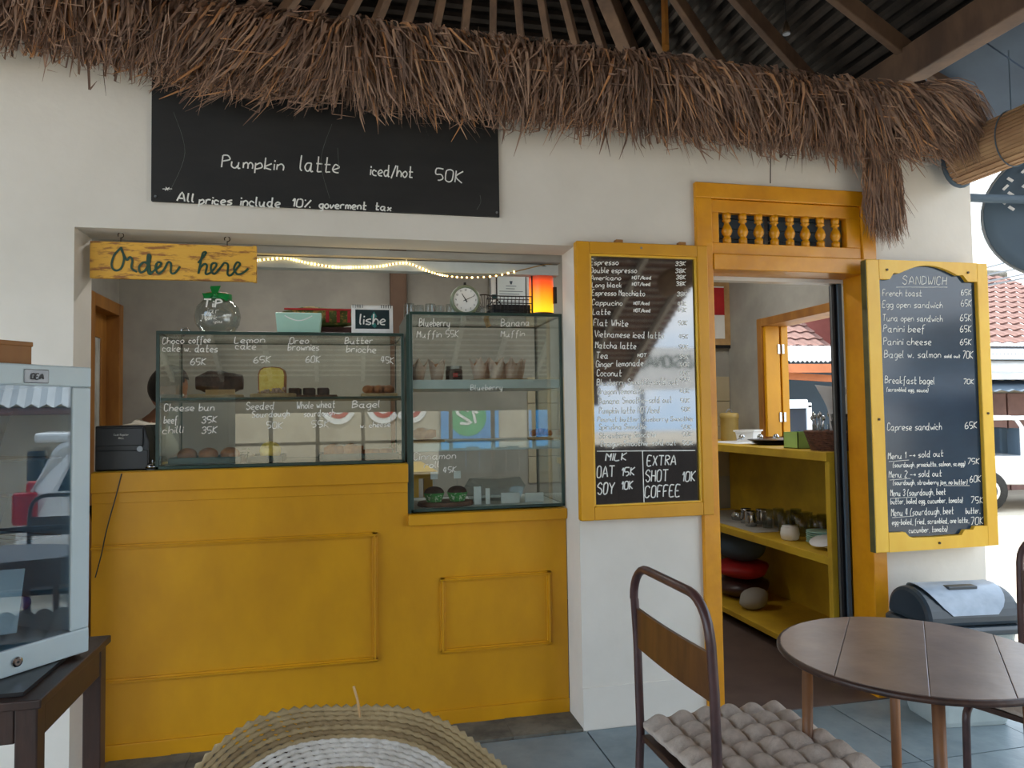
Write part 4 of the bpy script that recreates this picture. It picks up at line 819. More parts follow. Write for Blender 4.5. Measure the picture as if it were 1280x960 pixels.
wt = thing('white_tub', 'white rimmed tub of spoons beside the canister', 'tub', (2.79, 4.72, K+.002)); B().lathe([(.07, 0), (.082, .07), (.095, .075), (.095, .085)], 4, sx=1.25, sy=.8).build('tub_body', 'plastic_w', wt)
for i, (x, y_) in enumerate([(2.68, 4.62), (2.76, 4.52), (2.87, 4.5)]):
    s = thing('serving_spoon', ['steel spoon nearest the canister on the yellow worktop', 'steel spoon in the middle of the yellow worktop', 'steel spoon nearest the window on the yellow worktop'][i], 'spoon', (x, y_, K+.018)); B().sphere((0, 0, .022), .024, 10, 7, .8, 1, .9).build('bowl', 'chrome', s, smooth=True); B().tube([(0, 0, .01), (-.05, -.04, .01), (-.1, -.1, .008)], .003, 6).build('handle', 'chrome', s)
tag(B().box((2.55, 4.45, K), (2.9, 4.95, K+.002)).build('paper_sheet', 'paper'), 'white paper sheet under the spoons', 'paper')
o = None
for i in range(2): tag(B().lathe([(.12, 0), (.16, .012), (.165, .016)], 24, c=(2.74-.03*i, 4.28, K+.001+.017*i), sx=1., sy=1.).build('dark_tray', 'black', smooth=False), ['lower dark round tray on the worktop below the shutter', 'upper dark round tray on the worktop below the shutter'][i], 'tray')
gb = thing('green_box', 'light green open box on the worktop before the wicker basket', 'box', (2.60, 3.79, K)); b = B()
for a, c in [((-.09, -.07, 0), (.09, .07, .005)), ((-.09, -.07, 0), (.09, -.065, .095)), ((-.09, .065, 0), (.09, .07, .095)), ((-.09, -.07, 0), (-.085, .07, .095)), ((.085, -.07, 0), (.09, .07, .095))]: b.box(a, c)
b.build('box_walls', 'greenb', gb)
bk = thing('wicker_basket', 'brown wicker basket of napkins and cutlery at the near end of the worktop', 'basket', (2.60, 3.52, K))
b = B()
for j in range(9):
    r = .12+.03*j/8; z = .006+.0105*j; b.tube([(r*math.cos(a)*1.0, r*math.sin(a)*.9, z+.002*math.sin(a*12+j*PI)) for a in [k*2*PI/36 for k in range(36)]], .0065, 6, True)
b.lathe([(.0, .003), (.12, .003)], 20, sy=.9); b.build('weave', 'wicker', bk)
B().tube([(.152*math.cos(a), .137*math.sin(a), .102) for a in [k*2*PI/30 for k in range(30)]], .009, 6, True).build('rim', 'wicker', bk, smooth=True)
for i, (x, y_, lb) in enumerate([(2.56, 3.60, 'glass tumbler of teaspoons at the back of the wicker basket'), (2.63, 3.56, 'glass tumbler beside the teaspoons in the wicker basket')]):
    s = thing('cutlery_glass', lb, 'glass', (x, y_, K+.012)); q = B(); q.caps = False; q.lathe([(.028, 0), (.034, .13)], 14).build('glass_wall', 'tumbler', s, smooth=True)
    for k in range(7 if i == 0 else 3): a = k*.9; B().tube([(.01*math.cos(a), .01*math.sin(a), .01), (.03*math.cos(a), .03*math.sin(a), .15+.01*(k % 3))], .003, 5).sphere((.032*math.cos(a), .032*math.sin(a), .165+.01*(k % 3)), .011, 8, 5, .6, 1, 1.3).build('teaspoon', 'chrome', s, smooth=True)
s = thing('dark_utensils', 'dark bunch of utensils standing at the near end of the basket', 'utensils', (2.58, 3.44, K+.012))
for k in range(9): a = k*.7; B().tube([(.015*math.cos(a), .015*math.sin(a), 0), (.04*math.cos(a), .04*math.sin(a), .15+.012*(k % 4))], [.006, .010], 6).build('handle', 'black', s, smooth=True)
nap = thing('white_napkin', 'white folded cloth napkin rising behind the wicker basket', 'napkin', (2.61, 3.535, K+.04))
b = B(); n = 8
for i in range(n+1):
    t = i/n; w = .03+.10*t*t; b.v += [(-w*.4-.05*t*t, .01*math.sin(i), .32*t*(1 if t < .9 else 1.0)), (w*.7, .012*math.cos(i*1.3), .30*t), (w*.1, .05*t, .28*t)]
for i in range(n):
    for k in range(3): q = (k+1) % 3; b.f.append((i*3+k, i*3+q, i*3+3+q, i*3+3+k))
b.build('folded_cloth', 'paper', nap, smooth=True)
# middle shelf: tumblers, jugs, plates
S2 = .631
gl = None; q_ = [(2.72, 4.20), (2.80, 4.24), (2.66, 4.12), (2.75, 4.10), (2.84, 4.14), (2.70, 3.99), (2.79, 3.98), (2.87, 4.02), (2.76, 3.87), (2.85, 3.88), (2.90, 3.77), (2.82, 3.75), (2.68, 4.33), (2.78, 4.36), (2.87, 4.30)]
for x, y_ in q_:
    if gl is None:
        gl = thing('drinking_glass', 'clear straight tumbler in the crowd on the middle kitchen shelf', 'glass', (x, y_, S2), group='tumblers on the kitchen shelf'); q = B(); q.caps = False; q.lathe([(.0, .002), (.031, .002), (.036, .12), (.0335, .12), (.029, .008)], 16).build('glass_wall', 'tumbler', gl, smooth=True)
    else: dup(gl, (x, y_, S2))
jg = None
for i, (x, y_, lb) in enumerate([(2.66, 4.56, 'steel milk jug farthest left on the middle shelf'), (2.62, 4.43, 'steel milk jug in front of the tumblers'), (2.74, 4.50, 'steel milk jug behind the other two')]):
    if jg is None:
        jg = thing('milk_jug', lb, 'jug', (x, y_, S2)); q = B(); q.caps = False; q.lathe([(.0, .002), (.036, .002), (.04, .03), (.034, .07), (.033, .09), (.037, .1), (.034, .1)], 18).build('jug_body', 'chrome', jg, smooth=True); B().tube([(-.036, -.008, .08), (-.06, -.014, .07), (-.062, -.014, .04), (-.04, -.008, .025)], .004, 6).build('handle', 'chrome', jg, smooth=True)
    else: dup(jg, (x, y_, S2), .5*i, lb)
tag(B().lathe([(.05, 0), (.058, .03), (.04, .06), (.02, .07)], 18, c=(2.70, 4.72, S2)).build('steel_bowl', 'chrome', smooth=True), 'small steel bowl at the far end of the middle shelf', 'bowl')
tag(B().box((2.50, 4.18, S2-.001), (2.92, 5.2, S2+.001)).build('shelf_cloth', 'inner'), 'thin grey cloth lining under the steel jugs', 'cloth')
wbw = thing('white_pot', 'squat ribbed white pot at the front of the middle shelf', 'pot', (2.56, 3.90, S2)); B().lathe([(.04, 0), (.05, .008), (.055, .035), (.05, .07), (.043, .078), (.046, .082)], 22).build('pot_body', 'plastic_w', wbw, smooth=True)
sc = None
for k in range(6):
    z = S2+.012*k
    if sc is None: sc = thing('green_saucer', 'lowest pale green saucer in the stack beside the white pot', 'saucer', (2.64, 3.72, z), group='pale green saucers in a stack'); B().lathe([(.04, 0), (.045, .001), (.08, .014), (.081, .017), (.044, .005), (.0, .004)], 24).build('plate', 'mint', sc, smooth=True)
    else: dup(sc, (2.64+.002*(k % 2), 3.72, z), 0, ['first', 'second', 'third', 'fourth', 'fifth', 'sixth', 'seventh', 'eighth', 'ninth'][k]+' pale green saucer from the bottom of the stack')
for i, (x, y_, z, rx, lb) in enumerate([(2.57, 3.60, .03, .35, 'white saucer tilted against the green stack'), (2.60, 3.52, .012, .1, 'ochre plate lying lowest at the near end of the middle shelf'), (2.66, 3.50, .03, .12, 'pale plate resting on the ochre plate')]):
    s = thing('loose_plate', lb, 'plate', (x, y_, S2+z)); s.rotation_euler = (0, -rx, .4); B().lathe([(.035, 0), (.072, .014), (.073, .017), (.0, .004)], 24).build('plate', ['paper', 'canister', 'mint'][i], s, smooth=True)
# bottom shelf: bundle of bags
S3 = .091
def bag(name, lb, c, s, m, seed):
    random.seed(seed); b = B().sphere((0, 0, s[2]/2), .5, 18, 12, s[0], s[1], s[2]); b.v = [(x*(1+.08*math.sin(9*z/s[2]+7*x)), y*(1+.07*math.sin(11*x+3)), max(z, .0)+.01*math.sin(20*x+15*y)) for x, y, z in b.v]
    o = thing(name, lb, 'bag', c); b.build('bag_body', m, o, smooth=True); return o
bag('cloth_bag', 'bundled blue grey cloth bag at the top of the pile on the bottom shelf', (2.72, 4.72, S3+.26), (.34, .36, .22), 'bluegrey', 3)
bag('red_bag', 'folded red bag in the middle of the bottom shelf pile', (2.71, 4.71, S3+.145), (.36, .38, .12), 'red', 4)
bag('white_bag', 'crumpled white bag to the right in the bottom shelf pile', (2.62, 4.42, S3), (.2, .16, .13), 'inner', 5)
bag('dark_bag', 'dark maroon bag at the bottom of the shelf pile', (2.73, 4.74, S3), (.36, .38, .145), 'tubem', 6)
random.seed(11)
# pictures in the kitchen
pf_ = thing('flag_picture', 'black framed picture with a red and white flag on the kitchen back wall', 'picture frame', (2.90, 5.335, 2.19))
B().box((-.13, -.03, -.285), (.125, 0, .285)).build('frame', 'black', pf_, bevel=.004); B().box((-.105, -.033, -.26), (.10, -.03, .26)).build('mount', 'board', pf_); B().box((-.08, -.036, -.21), (.05, -.033, .21)).build('white_half', 'paper', pf_); B().box((-.08, -.038, -.02), (.05, -.036, .2)).build('red_half', 'red', pf_)
# ================================================================ PERSON BEHIND THE CASES
def skinned(name, V_, E_, R_, m, parent, lv=2):
    me = bpy.data.meshes.new(name); me.from_pydata(V_, E_, []); o = bpy.data.objects.new(name, me); COL.objects.link(o); o.parent = parent
    sk = o.modifiers.new('skin', 'SKIN'); sk.use_smooth_shade = True
    ly = me.skin_vertices[0] if me.skin_vertices else None
    if ly is None:
        bpy.context.view_layer.objects.active = o; bpy.ops.mesh.customdata_skin_add(); ly = me.skin_vertices[0]
    for i, r in enumerate(R_): ly.data[i].radius = r if isinstance(r, tuple) else (r, r); ly.data[i].use_root = (i == 0)
    sb_ = o.modifiers.new('sub', 'SUBSURF'); sb_.levels = sb_.render_levels = lv; me.materials.append(M[m]); return o
pn = thing('person', 'person with dark hair and a cream shirt bending behind the left of the cake case', 'person', (-1.17, 4.35, 0)); pn.rotation_euler = (0, 0, 0)
# faces +X, stooping a little
Vb = [(0, 0, .88), (.0, 0, 1.02), (.05, 0, 1.2), (.10, 0, 1.34), (.15, 0, 1.41), (.18, 0, 1.47),
 (.09, .17, 1.33), (.22, .2, 1.12), (.42, .12, 1.12), (.09, -.17, 1.33), (.22, -.2, 1.12), (.42, -.12, 1.12),
 (0, .1, .84), (.03, .1, .48), (0, .1, .08), (.14, .1, .03), (0, -.1, .84), (.03, -.1, .48), (0, -.1, .08), (.14, -.1, .03)]
Eb = [(0, 1), (1, 2), (2, 3), (3, 4), (4, 5), (3, 6), (6, 7), (7, 8), (3, 9), (9, 10), (10, 11), (0, 12), (12, 13), (13, 14), (14, 15), (0, 16), (16, 17), (17, 18), (18, 19)]
Rb = [(.09, .11), (.085, .105), (.085, .10), (.06, .085), .048, .046, .045, .038, .03, .045, .038, .03, .085, .058, .042, .035, .085, .058, .042, .035]
skinned('body', Vb, Eb, Rb, 'skin', pn)
skinned('shirt', [Vb[i] for i in (0, 1, 2, 3, 6, 9)]+[(.19, .19, 1.18), (.19, -.19, 1.18), (.125, 0, 1.385)], [(0, 1), (1, 2), (2, 3), (3, 4), (3, 5), (4, 6), (5, 7), (3, 8)], [(.135, .17), (.125, .155), (.135, .165), (.105, .15), .078, .078, .066, .066, .066], 'shirt', pn)
skinned('trousers', [(0, 0, .9), (0, .1, .84), (.03, .1, .48), (0, .1, .1), (0, -.1, .84), (.03, -.1, .48), (0, -.1, .1)], [(0, 1), (1, 2), (2, 3), (0, 4), (4, 5), (5, 6)], [(.13, .165), .1, .072, .058, .1, .072, .058], 'dark', pn)
hd = B(); n = 20; mm = 14; H0 = Vector((.205, 0, 1.565))
for j in range(mm+1):
    ph = PI*j/mm; zz = -math.cos(ph)
    for i in range(n):
        a = 2*PI*i/n; r = math.sin(ph); fx = math.cos(a); x = .092*r*fx; y_ = .075*r*math.sin(a); z = .115*zz
        if fx > .3 and zz < 0: x *= 1+.05*zz
        if fx > .93 and -.25 < zz < .1: x += .016*(1-abs(zz+.1)/.3)
        if zz < -.4: y_ *= .86
        hd.v.append((x, y_, z))
for j in range(mm):
    for i in range(n): k = (i+1) % n; hd.f.append((j*n+i, j*n+k, (j+1)*n+k, (j+1)*n+i))
RT = Matrix.Translation(H0) @ Matrix.Rotation(.45, 4, 'Y'); hd.v = [tuple(RT @ Vector(v)) for v in hd.v]
ho = hd.build('head', 'skin', pn, smooth=True)
hb = B().sphere((-.012, 0, .018), .108, 20, 14, .97, .83, 1.1, RT); hb.v = [v for v in hb.v]; fx_ = []
inv = RT.inverted(); hb.f = [f for f in hb.f if not ((inv @ Vector(hb.v[f[0]])).x > .045 and (inv @ Vector(hb.v[f[0]])).z < .075)]
hb.build('hair', 'hair', pn, smooth=True)
for s_ in (-1, 1):
    B().sphere((.083, .03*s_, .004), .011, 10, 6, .6, 1, .8, RT).build('eye', 'plastic_w', pn, smooth=True); B().sphere((-.005, .077*s_, -.01), .022, 10, 6, .6, .35, 1.2, RT).build('ear', 'skin', pn, smooth=True)
    hp = Vector((.45, .12*s_, 1.12))
    B().sphere(tuple(hp+Vector((.03, 0, 0))), .04, 12, 8, 1.1, .9, .5).build('palm', 'skin', pn, smooth=True)
    for k in range(4): o_ = Vector((.065, (-.027+.018*k), 0)); B().tube([hp+o_, hp+o_+Vector((.03, 0, .006)), hp+o_+Vector((.052-.004*abs(k-1.4), 0, -.01)), hp+o_+Vector((.06, 0, -.026))], [.009, .0088, .008, .006], 8).build('finger', 'skin', pn, smooth=True)
    B().tube([hp+Vector((.02, -.03*s_, 0)), hp+Vector((.045, -.05*s_, -.004)), hp+Vector((.065, -.052*s_, -.014))], [.0105, .0095, .007], 8).build('thumb', 'skin', pn, smooth=True)
B().tube([(.0905, -.022, -.055), (.094, 0, -.058), (.0905, .022, -.055)], .005, 6, mtx=RT).build('mouth', 'red', pn)
wbn = thing('prep_table', 'plain prep bench against the kitchen back wall behind the person', 'table', (-.3, 4.65, 0)); B().box((-.25, -.45, 1.04), (.8, .5, 1.08)).build('tabletop', 'ykit', wbn)
for x in (-.2, .75):
    for y_ in (-.4, .45): B().box((x-.025, y_-.025, 0), (x+.025, y_+.025, 1.04)).build('leg', 'ykit', wbn)
# ================================================================ FRIDGE ON ITS STAND
ang = math.atan2(.8018, .5976)                                   # local +X runs along the door, away from the viewer
fr = thing('countertop_fridge', 'pale blue glass-door countertop fridge at the left edge of the terrace', 'fridge', (-.655, 2.103, .806)); fr.rotation_euler = (0, 0, ang)
# local: x along the door (0 at hinge corner, negative towards the viewer), y into the body
Hf = .733; Wf = .56
b = B(); b.box((-Wf, 0, 0), (-.0, .045, .062)); b.box((-Wf, 0, Hf-.052), (0, .045, Hf)); b.box((-.05, .0005, .0625), (-.0005, .045, Hf-.0525)); b.box((-Wf, .0005, .0625), (-Wf+.05, .045, Hf-.0525)); b.build('door_frame', 'fridge', fr, bevel=.004)
B().box((-Wf+.05, .006, .062), (-.05, .011, Hf-.052)).build('door_glass', 'glass_dark', fr)
b = B(); b.box((-Wf, .048, 0), (0, .44, .05)); b.box((-Wf, .048, Hf-.05), (0, .44, Hf)); b.box((-.035, .048, .05), (0, .44, Hf-.05)); b.box((-Wf, .048, .05), (-Wf+.035, .44, Hf-.05)); b.box((-Wf, .42, .05), (0, .44, Hf-.05)); b.build('cabinet_body', 'fridge', fr)
for z in (.30, .5):
    b = B()
    for k in range(12): b.tube([(-Wf+.04+k*.0435, .06, z), (-Wf+.04+k*.0435, .41, z)], .002, 5)
    b.tube([(-Wf+.04, .06, z), (-.04, .06, z)], .003, 5); b.build('wire_shelf', 'alum', fr)
B().box((-.175, -.004, Hf-.046), (-.115, 0, Hf-.012)).build('brand_plate', 'alum', fr, bevel=.002)
p = Pen(); p.text('GEA', Vector((-.160, -.0052, Hf-.036)), Vector((-.130, -.0052, Hf-.036)), .013, .003); p.b.build('lettering', 'black', fr)
B().lathe([(.012, 0), (.012, .005), (.008, .007)], 18, mtx=Matrix.Translation((-.183, 0, .03)) @ RX).build('lock', 'chrome', fr); B().lathe([(.003, .007), (.003, .008)], 10, mtx=Matrix.Translation((-.183, 0, .03)) @ RX).build('keyhole', 'black', fr)
# bottles lying in the fridge with blue caps; clear bins; paper
fm = fr.matrix_basis.copy() if False else Matrix.Translation((-.655, 2.103, .806)) @ Matrix.Rotation(ang, 4, 'Z')
bot = None
for i, (x, z) in enumerate([(-.095, .135), (-.15, .20), (-.20, .13), (-.27, .2), (-.33, .13), (-.40, .2), (-.45, .13)]):
    p_ = fm @ Vector((x, .20, z))
    if bot is None:
        bot = thing('water_bottle', 'blue-capped water bottle nearest the right side of the fridge', 'bottle', p_, ang, 'blue-capped bottles in the fridge'); my = Matrix.Rotation(PI/2, 4, 'X')
        B().lathe([(.0, -.17), (.032, -.165), (.033, .0), (.03, .03), (.013, .06), (.013, .075)], 16, mtx=my).build('bottle_body', 'bottle', bot, smooth=True); B().lathe([(.016, .068), (.017, .072), (.017, .09), (.013, .093), (.0, .093)], 16, mtx=my).build('cap', 'bluecap', bot, smooth=True)
    else: dup(bot, p_, ang, ['first', 'second', 'third', 'fourth', 'fifth', 'sixth', 'seventh', 'eighth', 'ninth'][i]+' blue-capped bottle from the right in the fridge')
def bin_(x, z, w, lb):
    o = thing('clear_bin', lb, 'container', fm @ Vector((x, .2, z)), ang); q = B(); q.caps = False
    q.v = [(-w*.42, -.1, 0), (w*.42, -.1, 0), (w*.42, .12, 0), (-w*.42, .12, 0), (-w/2, -.12, .11), (w/2, -.12, .11), (w/2, .14, .11), (-w/2, .14, .11)]; q.f = [(0, 1, 2, 3), (0, 1, 5, 4), (1, 2, 6, 5), (2, 3, 7, 6), (3, 0, 4, 7)]; q.build('bin_walls', 'bottle', o)
    q = B().tube([(-w/2, -.12, .11), (w/2, -.12, .11), (w/2, .14, .11), (-w/2, .14, .11)], .006, 6, True).build('rim', 'bottle', o); B().sphere((0, 0, .05), .07, 12, 8, w*5, 1.1, .55).build('wrapped_food', 'white', o, smooth=True)
bin_(-.28, .305, .25, 'clear lidded food bin on the lower wire shelf of the fridge'); bin_(-.28, .505, .25, 'clear food bin on the upper wire shelf of the fridge')
o = thing('paper_note', 'white sheet of paper taped inside the lower fridge door', 'paper', fm @ Vector((-.21, .03, .17)), ang); B().box((-.085, 0, -.075), (.055, .002, .075), Matrix.Rotation(.12, 4, 'Y')).build('sheet', 'paper', o)
wbx = thing('wooden_crate', 'flat reddish-brown wooden box on top of the fridge', 'box', fm @ Vector((-.3, .16, Hf)), ang); B().box((-.22, -.12, 0), (.17, .14, .055)).build('box_body', 'wood_o', wbx, bevel=.003); B().box((-.222, -.122, .046), (.172, .142, .058)).build('lid', 'wood_o', wbx, bevel=.002)
fsn = thing('fridge_stand', 'dark brown wooden table stand under the fridge', 'stand', (-.95, 2.03, 0))
b = B()
for x in (-.3, .24):
    for y_ in (-.22, .2): wpb = B().box((x, y_, 0), (x+.045, y_+.045, .775)).build('leg', 'wood_d', fsn, bevel=.003)
for a, c in [((.243, -.174, .70), (.283, .199, .774)), ((-.298, -.174, .70), (-.258, .199, .774)), ((-.254, -.218, .70), (.239, -.178, .774)), ((-.254, .202, .70), (.239, .242, .774))]: B().box(a, c).build('rail', 'wood_d', fsn, bevel=.003)
B().box((-.31, -.23, .775), (.295, .255, .795)).build('top_board', 'wood_d', fsn, bevel=.003)
B().box((-.26, -.2, .796), (.25, .22, .805)).build('rubber_sheet', 'black', fsn)
# ================================================================ FURNITURE
def tufted(L_, Wd, n):
    b = B(); g = 60; top = []; R_ = g+1
    def hgt(u, v):
        x, y_ = u*n, v*n; bx = abs(math.sin(PI*x)); by = abs(math.sin(PI*y_)); e_ = min(1, min(u, 1-u, v, 1-v)*14)
        return .016+.030*(bx*by)**.62*e_**.5
    for sgn in (1, -1):
        for i in range(R_):
            for j in range(R_):
                u, v = i/g, j/g; cu = (u-.5)*(1-.03*math.sin(PI*v)**2*0); pinch = 1+.012*abs(math.sin(PI*v*n))
                b.v.append(((u-.5)*L_*pinch, (v-.5)*Wd*(1+.012*abs(math.sin(PI*u*n))), .022+(hgt(u, v)-.008 if sgn > 0 else -.35*hgt(u, v))+.004*math.sin(7*u+5*v)))
    for s_ in range(2):
        o_ = s_*R_*R_
        for i in range(g):
            for j in range(g): a = o_+i*R_+j; b.f.append((a, a+R_, a+R_+1, a+1) if s_ == 0 else (a, a+1, a+R_+1, a+R_))
    for i in range(g):
        for a, c in [(i, i+1), (g*R_+i, g*R_+i+1), (i*R_, (i+1)*R_), (i*R_+g, (i+1)*R_+g)]: b.f.append((a, c, c+R_*R_, a+R_*R_))
    return b
def chair(label, clabel, loc, rz, group=None):
    t = thing('tube_chair', label, 'chair', loc, rz)         # faces +X, back at x=0, width along Y
    w = .228; zt = .945; pts = []
    for s_ in (-1, 1):
        pass
    path = [(-.02, -w, 0), (-.012, -w, .25), (0, -w, .44), (-.004, -w, .72), (-.01, -w, .84)]
    path += [(-.012, -w+.10*(1-math.cos(a)), .845+.10*math.sin(a)) for a in [PI/2*k/7 for k in range(1, 8)]]
    path += [(-.012, w-.10+.10*math.sin(a), .845+.10*math.cos(a)) for a in [PI/2*k/7 for k in range(0, 8)]]
    path += [(-.01, w, .84), (-.004, w, .72), (0, w, .44), (-.012, w, .25), (-.02, w, 0)]
    B().tube(path, .0125, 12).build('back_frame', 'tubem', t, smooth=True)
    q = B(); n = 8
    for i in range(n+1):
        y_ = -w+2*w*i/n; d = -.008*math.sin(PI*i/n); q.v += [(-.008+d, y_, .70), (-.008+d, y_, .815), (.002+d, y_, .815), (.002+d, y_, .70)]
    for i in range(n):
        for k in range(4): m_ = (k+1) % 4; q.f.append((4*i+k, 4*i+m_, 4*i+4+m_, 4*i+4+k))
    q.f += [(3, 2, 1, 0), (4*n, 4*n+1, 4*n+2, 4*n+3)]; q.build('back_slat', 'slat', t)
    for s_ in (-1, 1):
        y_ = s_*(w-.012)
        B().tube([(0, y_, .43), (.36, y_, .43)]+[(.36+.05*math.sin(a), y_, .38+.05*math.cos(a)) for a in [PI/2*k/6 for k in range(1, 7)]]+[(.415, y_, .2), (.42, y_, 0)], .012, 10).build('leg', 'tubem', t, smooth=True)
    B().tube([(.0, -w, .2), (.0, w, .2)], .008, 8).build('stretcher', 'tubem', t); B().tube([(.40, -w+.01, .2), (.40, w-.01, .2)], .008, 8).build('stretcher', 'tubem', t)
    B().box((.0, -w+.01, .425), (.405, w-.01, .443)).build('seat_board', 'wood_d', t, bevel=.004)
    c = thing('seat_cushion', clabel, 'cushion', tuple(Vector(loc)+Matrix.Rotation(rz, 3, 'Z') @ Vector((.235, 0, .452))), rz)
    tufted(.46, .45, 6).build('padded_cover', 'cushion', c, smooth=True)
    q = B()
    for i in range(1, 6):
        for j in range(1, 6): q.sphere(((i/6-.5)*.46, (j/6-.5)*.45, .028), .005, 6, 4)
    q.build('tuft_button', 'cushion', c)['kind'] = 'stuff'
    return t, c
chair('maroon steel tube chair with brown slat back left of the round table', 'tufted taupe cushion on the chair left of the table', (.852, 1.855, 0), 0.02)
chair('maroon steel tube chair cut off at the right edge behind the table', 'tufted taupe cushion half hidden behind the table at right', (2.42, 1.965, 0), PI+.32)
hc = thing('hoop_chair', 'round hoop-backed rattan chair under the woven mat at the bottom centre', 'chair', (0, 1.20, 0))
B().tube([(.21*math.cos(a), 0, .70+.19*math.sin(a)) for a in [k*2*PI/40 for k in range(40)]], .012, 8, True).build('hoop_back', 'wood_o', hc, smooth=True)
for s_ in (-1, 1): B().tube([(.20*s_, .0, .66), (.205*s_, 0, .42), (.22*s_, .03, 0)], .013, 8).build('leg', 'wood_o', hc, smooth=True); B().tube([(.2*s_, -.42, .41), (.21*s_, -.44, 0)], .013, 8).build('leg', 'wood_o', hc, smooth=True)
for k in range(-4, 5): B().tube([(.05*k, 0, .70-.18*math.sqrt(1-(k*.05/.21)**2)), (.05*k, 0, .70+.18*math.sqrt(1-(k*.05/.21)**2))], .005, 6).build('spindle', 'wood_o', hc)
B().lathe([(.22, .40), (.235, .41), (.235, .43), (.22, .44)], 32, c=(0, -.2, 0)).build('seat', 'wicker', hc)
# round table
tbx, tby, tr = 1.4726, 1.7012, .333
tbl = thing('round_table', 'small round planked dark wood table on slim round legs', 'table', (tbx, tby, 0))
ca = math.radians(49); dx = Vector((math.cos(ca), math.sin(ca))); px = Vector((dx.y, -dx.x))        # planks run along dx
cuts = [-tr, -.169, .034, .205, tr]
for k in range(4):
    a, c = cuts[k]+.0006, cuts[k+1]-.0006; pl = []
    for i in range(17): s_ = a+(c-a)*i/16; h = math.sqrt(max(tr*tr-s_*s_, 0)); pl.append((s_, h))
    poly = [(s_, h) for s_, h in pl]+[(s_, -h) for s_, h in reversed(pl)]
    n = len(poly); q = B(); vs2 = [px*s_+dx*h for s_, h in poly]
    q.v = [(v.x, v.y, .732) for v in vs2]+[(v.x, v.y, .75) for v in vs2]; q.f = [tuple(range(n-1, -1, -1)), tuple(range(n, 2*n))]+[(i, (i+1) % n, (i+1) % n+n, i+n) for i in range(n)]
    q.build('plank', 'wood', tbl, bevel=.0015)
B().tube([((tr+.001)*math.cos(a), (tr+.001)*math.sin(a), .741) for a in [k*2*PI/64 for k in range(64)]], .0085, 10, True).build('edge_band', 'wood_d', tbl, smooth=True)
B().lathe([(.2, .70), (.235, .70), (.235, .731), (.2, .731)], 48).build('apron', 'wood_o', tbl)
for a in (150, 240, 330, 60):
    a = math.radians(a); c = Vector((math.cos(a), math.sin(a), 0)); B().tube([c*.262+Vector((0, 0, .72)), c*.272+Vector((0, 0, .35)), c*.285], [.0145, .014, .0115], 14).build('leg', 'legw', tbl, smooth=True)
B().lathe([(.2, .205), (.215, .21), (.215, .222), (.2, .226)], 40).build('lower_shelf', 'wood_o', tbl)
# woven round mat over the third chair back
mt = thing('woven_mat', 'round seagrass mat with a white ring draped over a chair at the bottom', 'mat', (-.012, 1.12, .72)); mt.rotation_euler = (-.10, 0, 0); mt.scale = (.9,)*3
def ringm(r0, r1):
    b = B(); r = r0
    while r < r1:
        nn = max(24, int(2*PI*r/.0085)); nn -= nn % 2
        def P(k, off): 
            a = 2*PI*k/nn; rr = r*(1+.035*math.sin(3*a+.5)*(r/.31)**2+.02*math.sin(7*a)*(r/.31)**3); dr = .0022*math.sin(PI*k+off); return (rr*math.cos(a), -.018-.02*(1-(r/.31)**2)+.02*(r/.31)**3*math.sin(4*a+1)+.0022*math.cos(PI*k+off), rr*math.sin(a)*.92)
        b.tube([P(k, 0) for k in range(nn)], [.0028 if k % 2 else .0072 for k in range(nn)], 6, True); r += .0084
    return b
o = ringm(.004, .208); o.keep = True; o.build('inner_coils', 'seagrass', mt, smooth=True)['kind'] = 'stuff'
o = ringm(.212, .256); o.keep = True; o.build('white_ring_coils', 'seawhite', mt, smooth=True)['kind'] = 'stuff'
o = ringm(.260, .312); o.keep = True; o.build('outer_coils', 'seagrass', mt, smooth=True)['kind'] = 'stuff'
B().lathe([(0, 0), (.2, 0), (.262, .004)], 48, mtx=Matrix.Translation((0, -.014, 0)) @ Matrix.Scale(.92, 4, (0, 0, 1)) @ Matrix.Rotation(-PI/2, 4, 'X')).build('backing', 'wicker', mt)
B().tube([(.03, -.02, .26), (.026, -.03, .29), (.02, -.032, .312)], .0022, 5).build('loose_straw', 'board', mt)
# swing bin
sbn = thing('swing_bin', 'grey swing-lid rubbish bin by the white wall beside the doorway', 'bin', (2.70, 2.86, 0)); sbn.rotation_euler = (0, 0, -.12)
def rr(w, d, r, n=6): 
    P = []
    for cx, cy, a0 in ((w-r, d-r, 0), (-w+r, d-r, 90), (-w+r, -d+r, 180), (w-r, -d+r, 270)):
        for k in range(n+1): a = math.radians(a0+90*k/n); P.append((cx+r*math.cos(a), cy+r*math.sin(a)))
    return P
def loft(levels):
    b = B(); n = len(levels[0][0])
    for P, z in levels: b.v += [(x, y, z) for x, y in P]
    for j in range(len(levels)-1):
        for i in range(n): k = (i+1) % n; b.f.append((j*n+i, j*n+k, (j+1)*n+k, (j+1)*n+i))
    b.f += [tuple(range(n-1, -1, -1)), tuple((len(levels)-1)*n+i for i in range(n))]; return b
loft([(rr(.17, .12, .05), 0), (rr(.175, .125, .05), .02), (rr(.215, .15, .06), .405)]).build('bin_body', 'bin_b', sbn, smooth=False, bevel=.002)
loft([(rr(.238, .168, .06), .405), (rr(.243, .173, .06), .412), (rr(.243, .173, .06), .428), (rr(.232, .163, .06), .44)]).build('lid_rim', 'bin_d', sbn, bevel=.002)
n = 16; RZ = Matrix.Rotation(PI/2, 4, 'Z')
dm = [(.15*math.cos(PI*k/n), .44+.15*math.sin(PI*k/n)**.8) for k in range(n+1)]
b = B(); b.prism(dm, -.222, .222, RZ); b.build('domed_lid', 'bin_d', sbn, bevel=.02)
q = [(.153*math.cos(PI*k/n), .444+.153*math.sin(PI*k/n)**.8) for k in range(1, n-1)]
b = B()
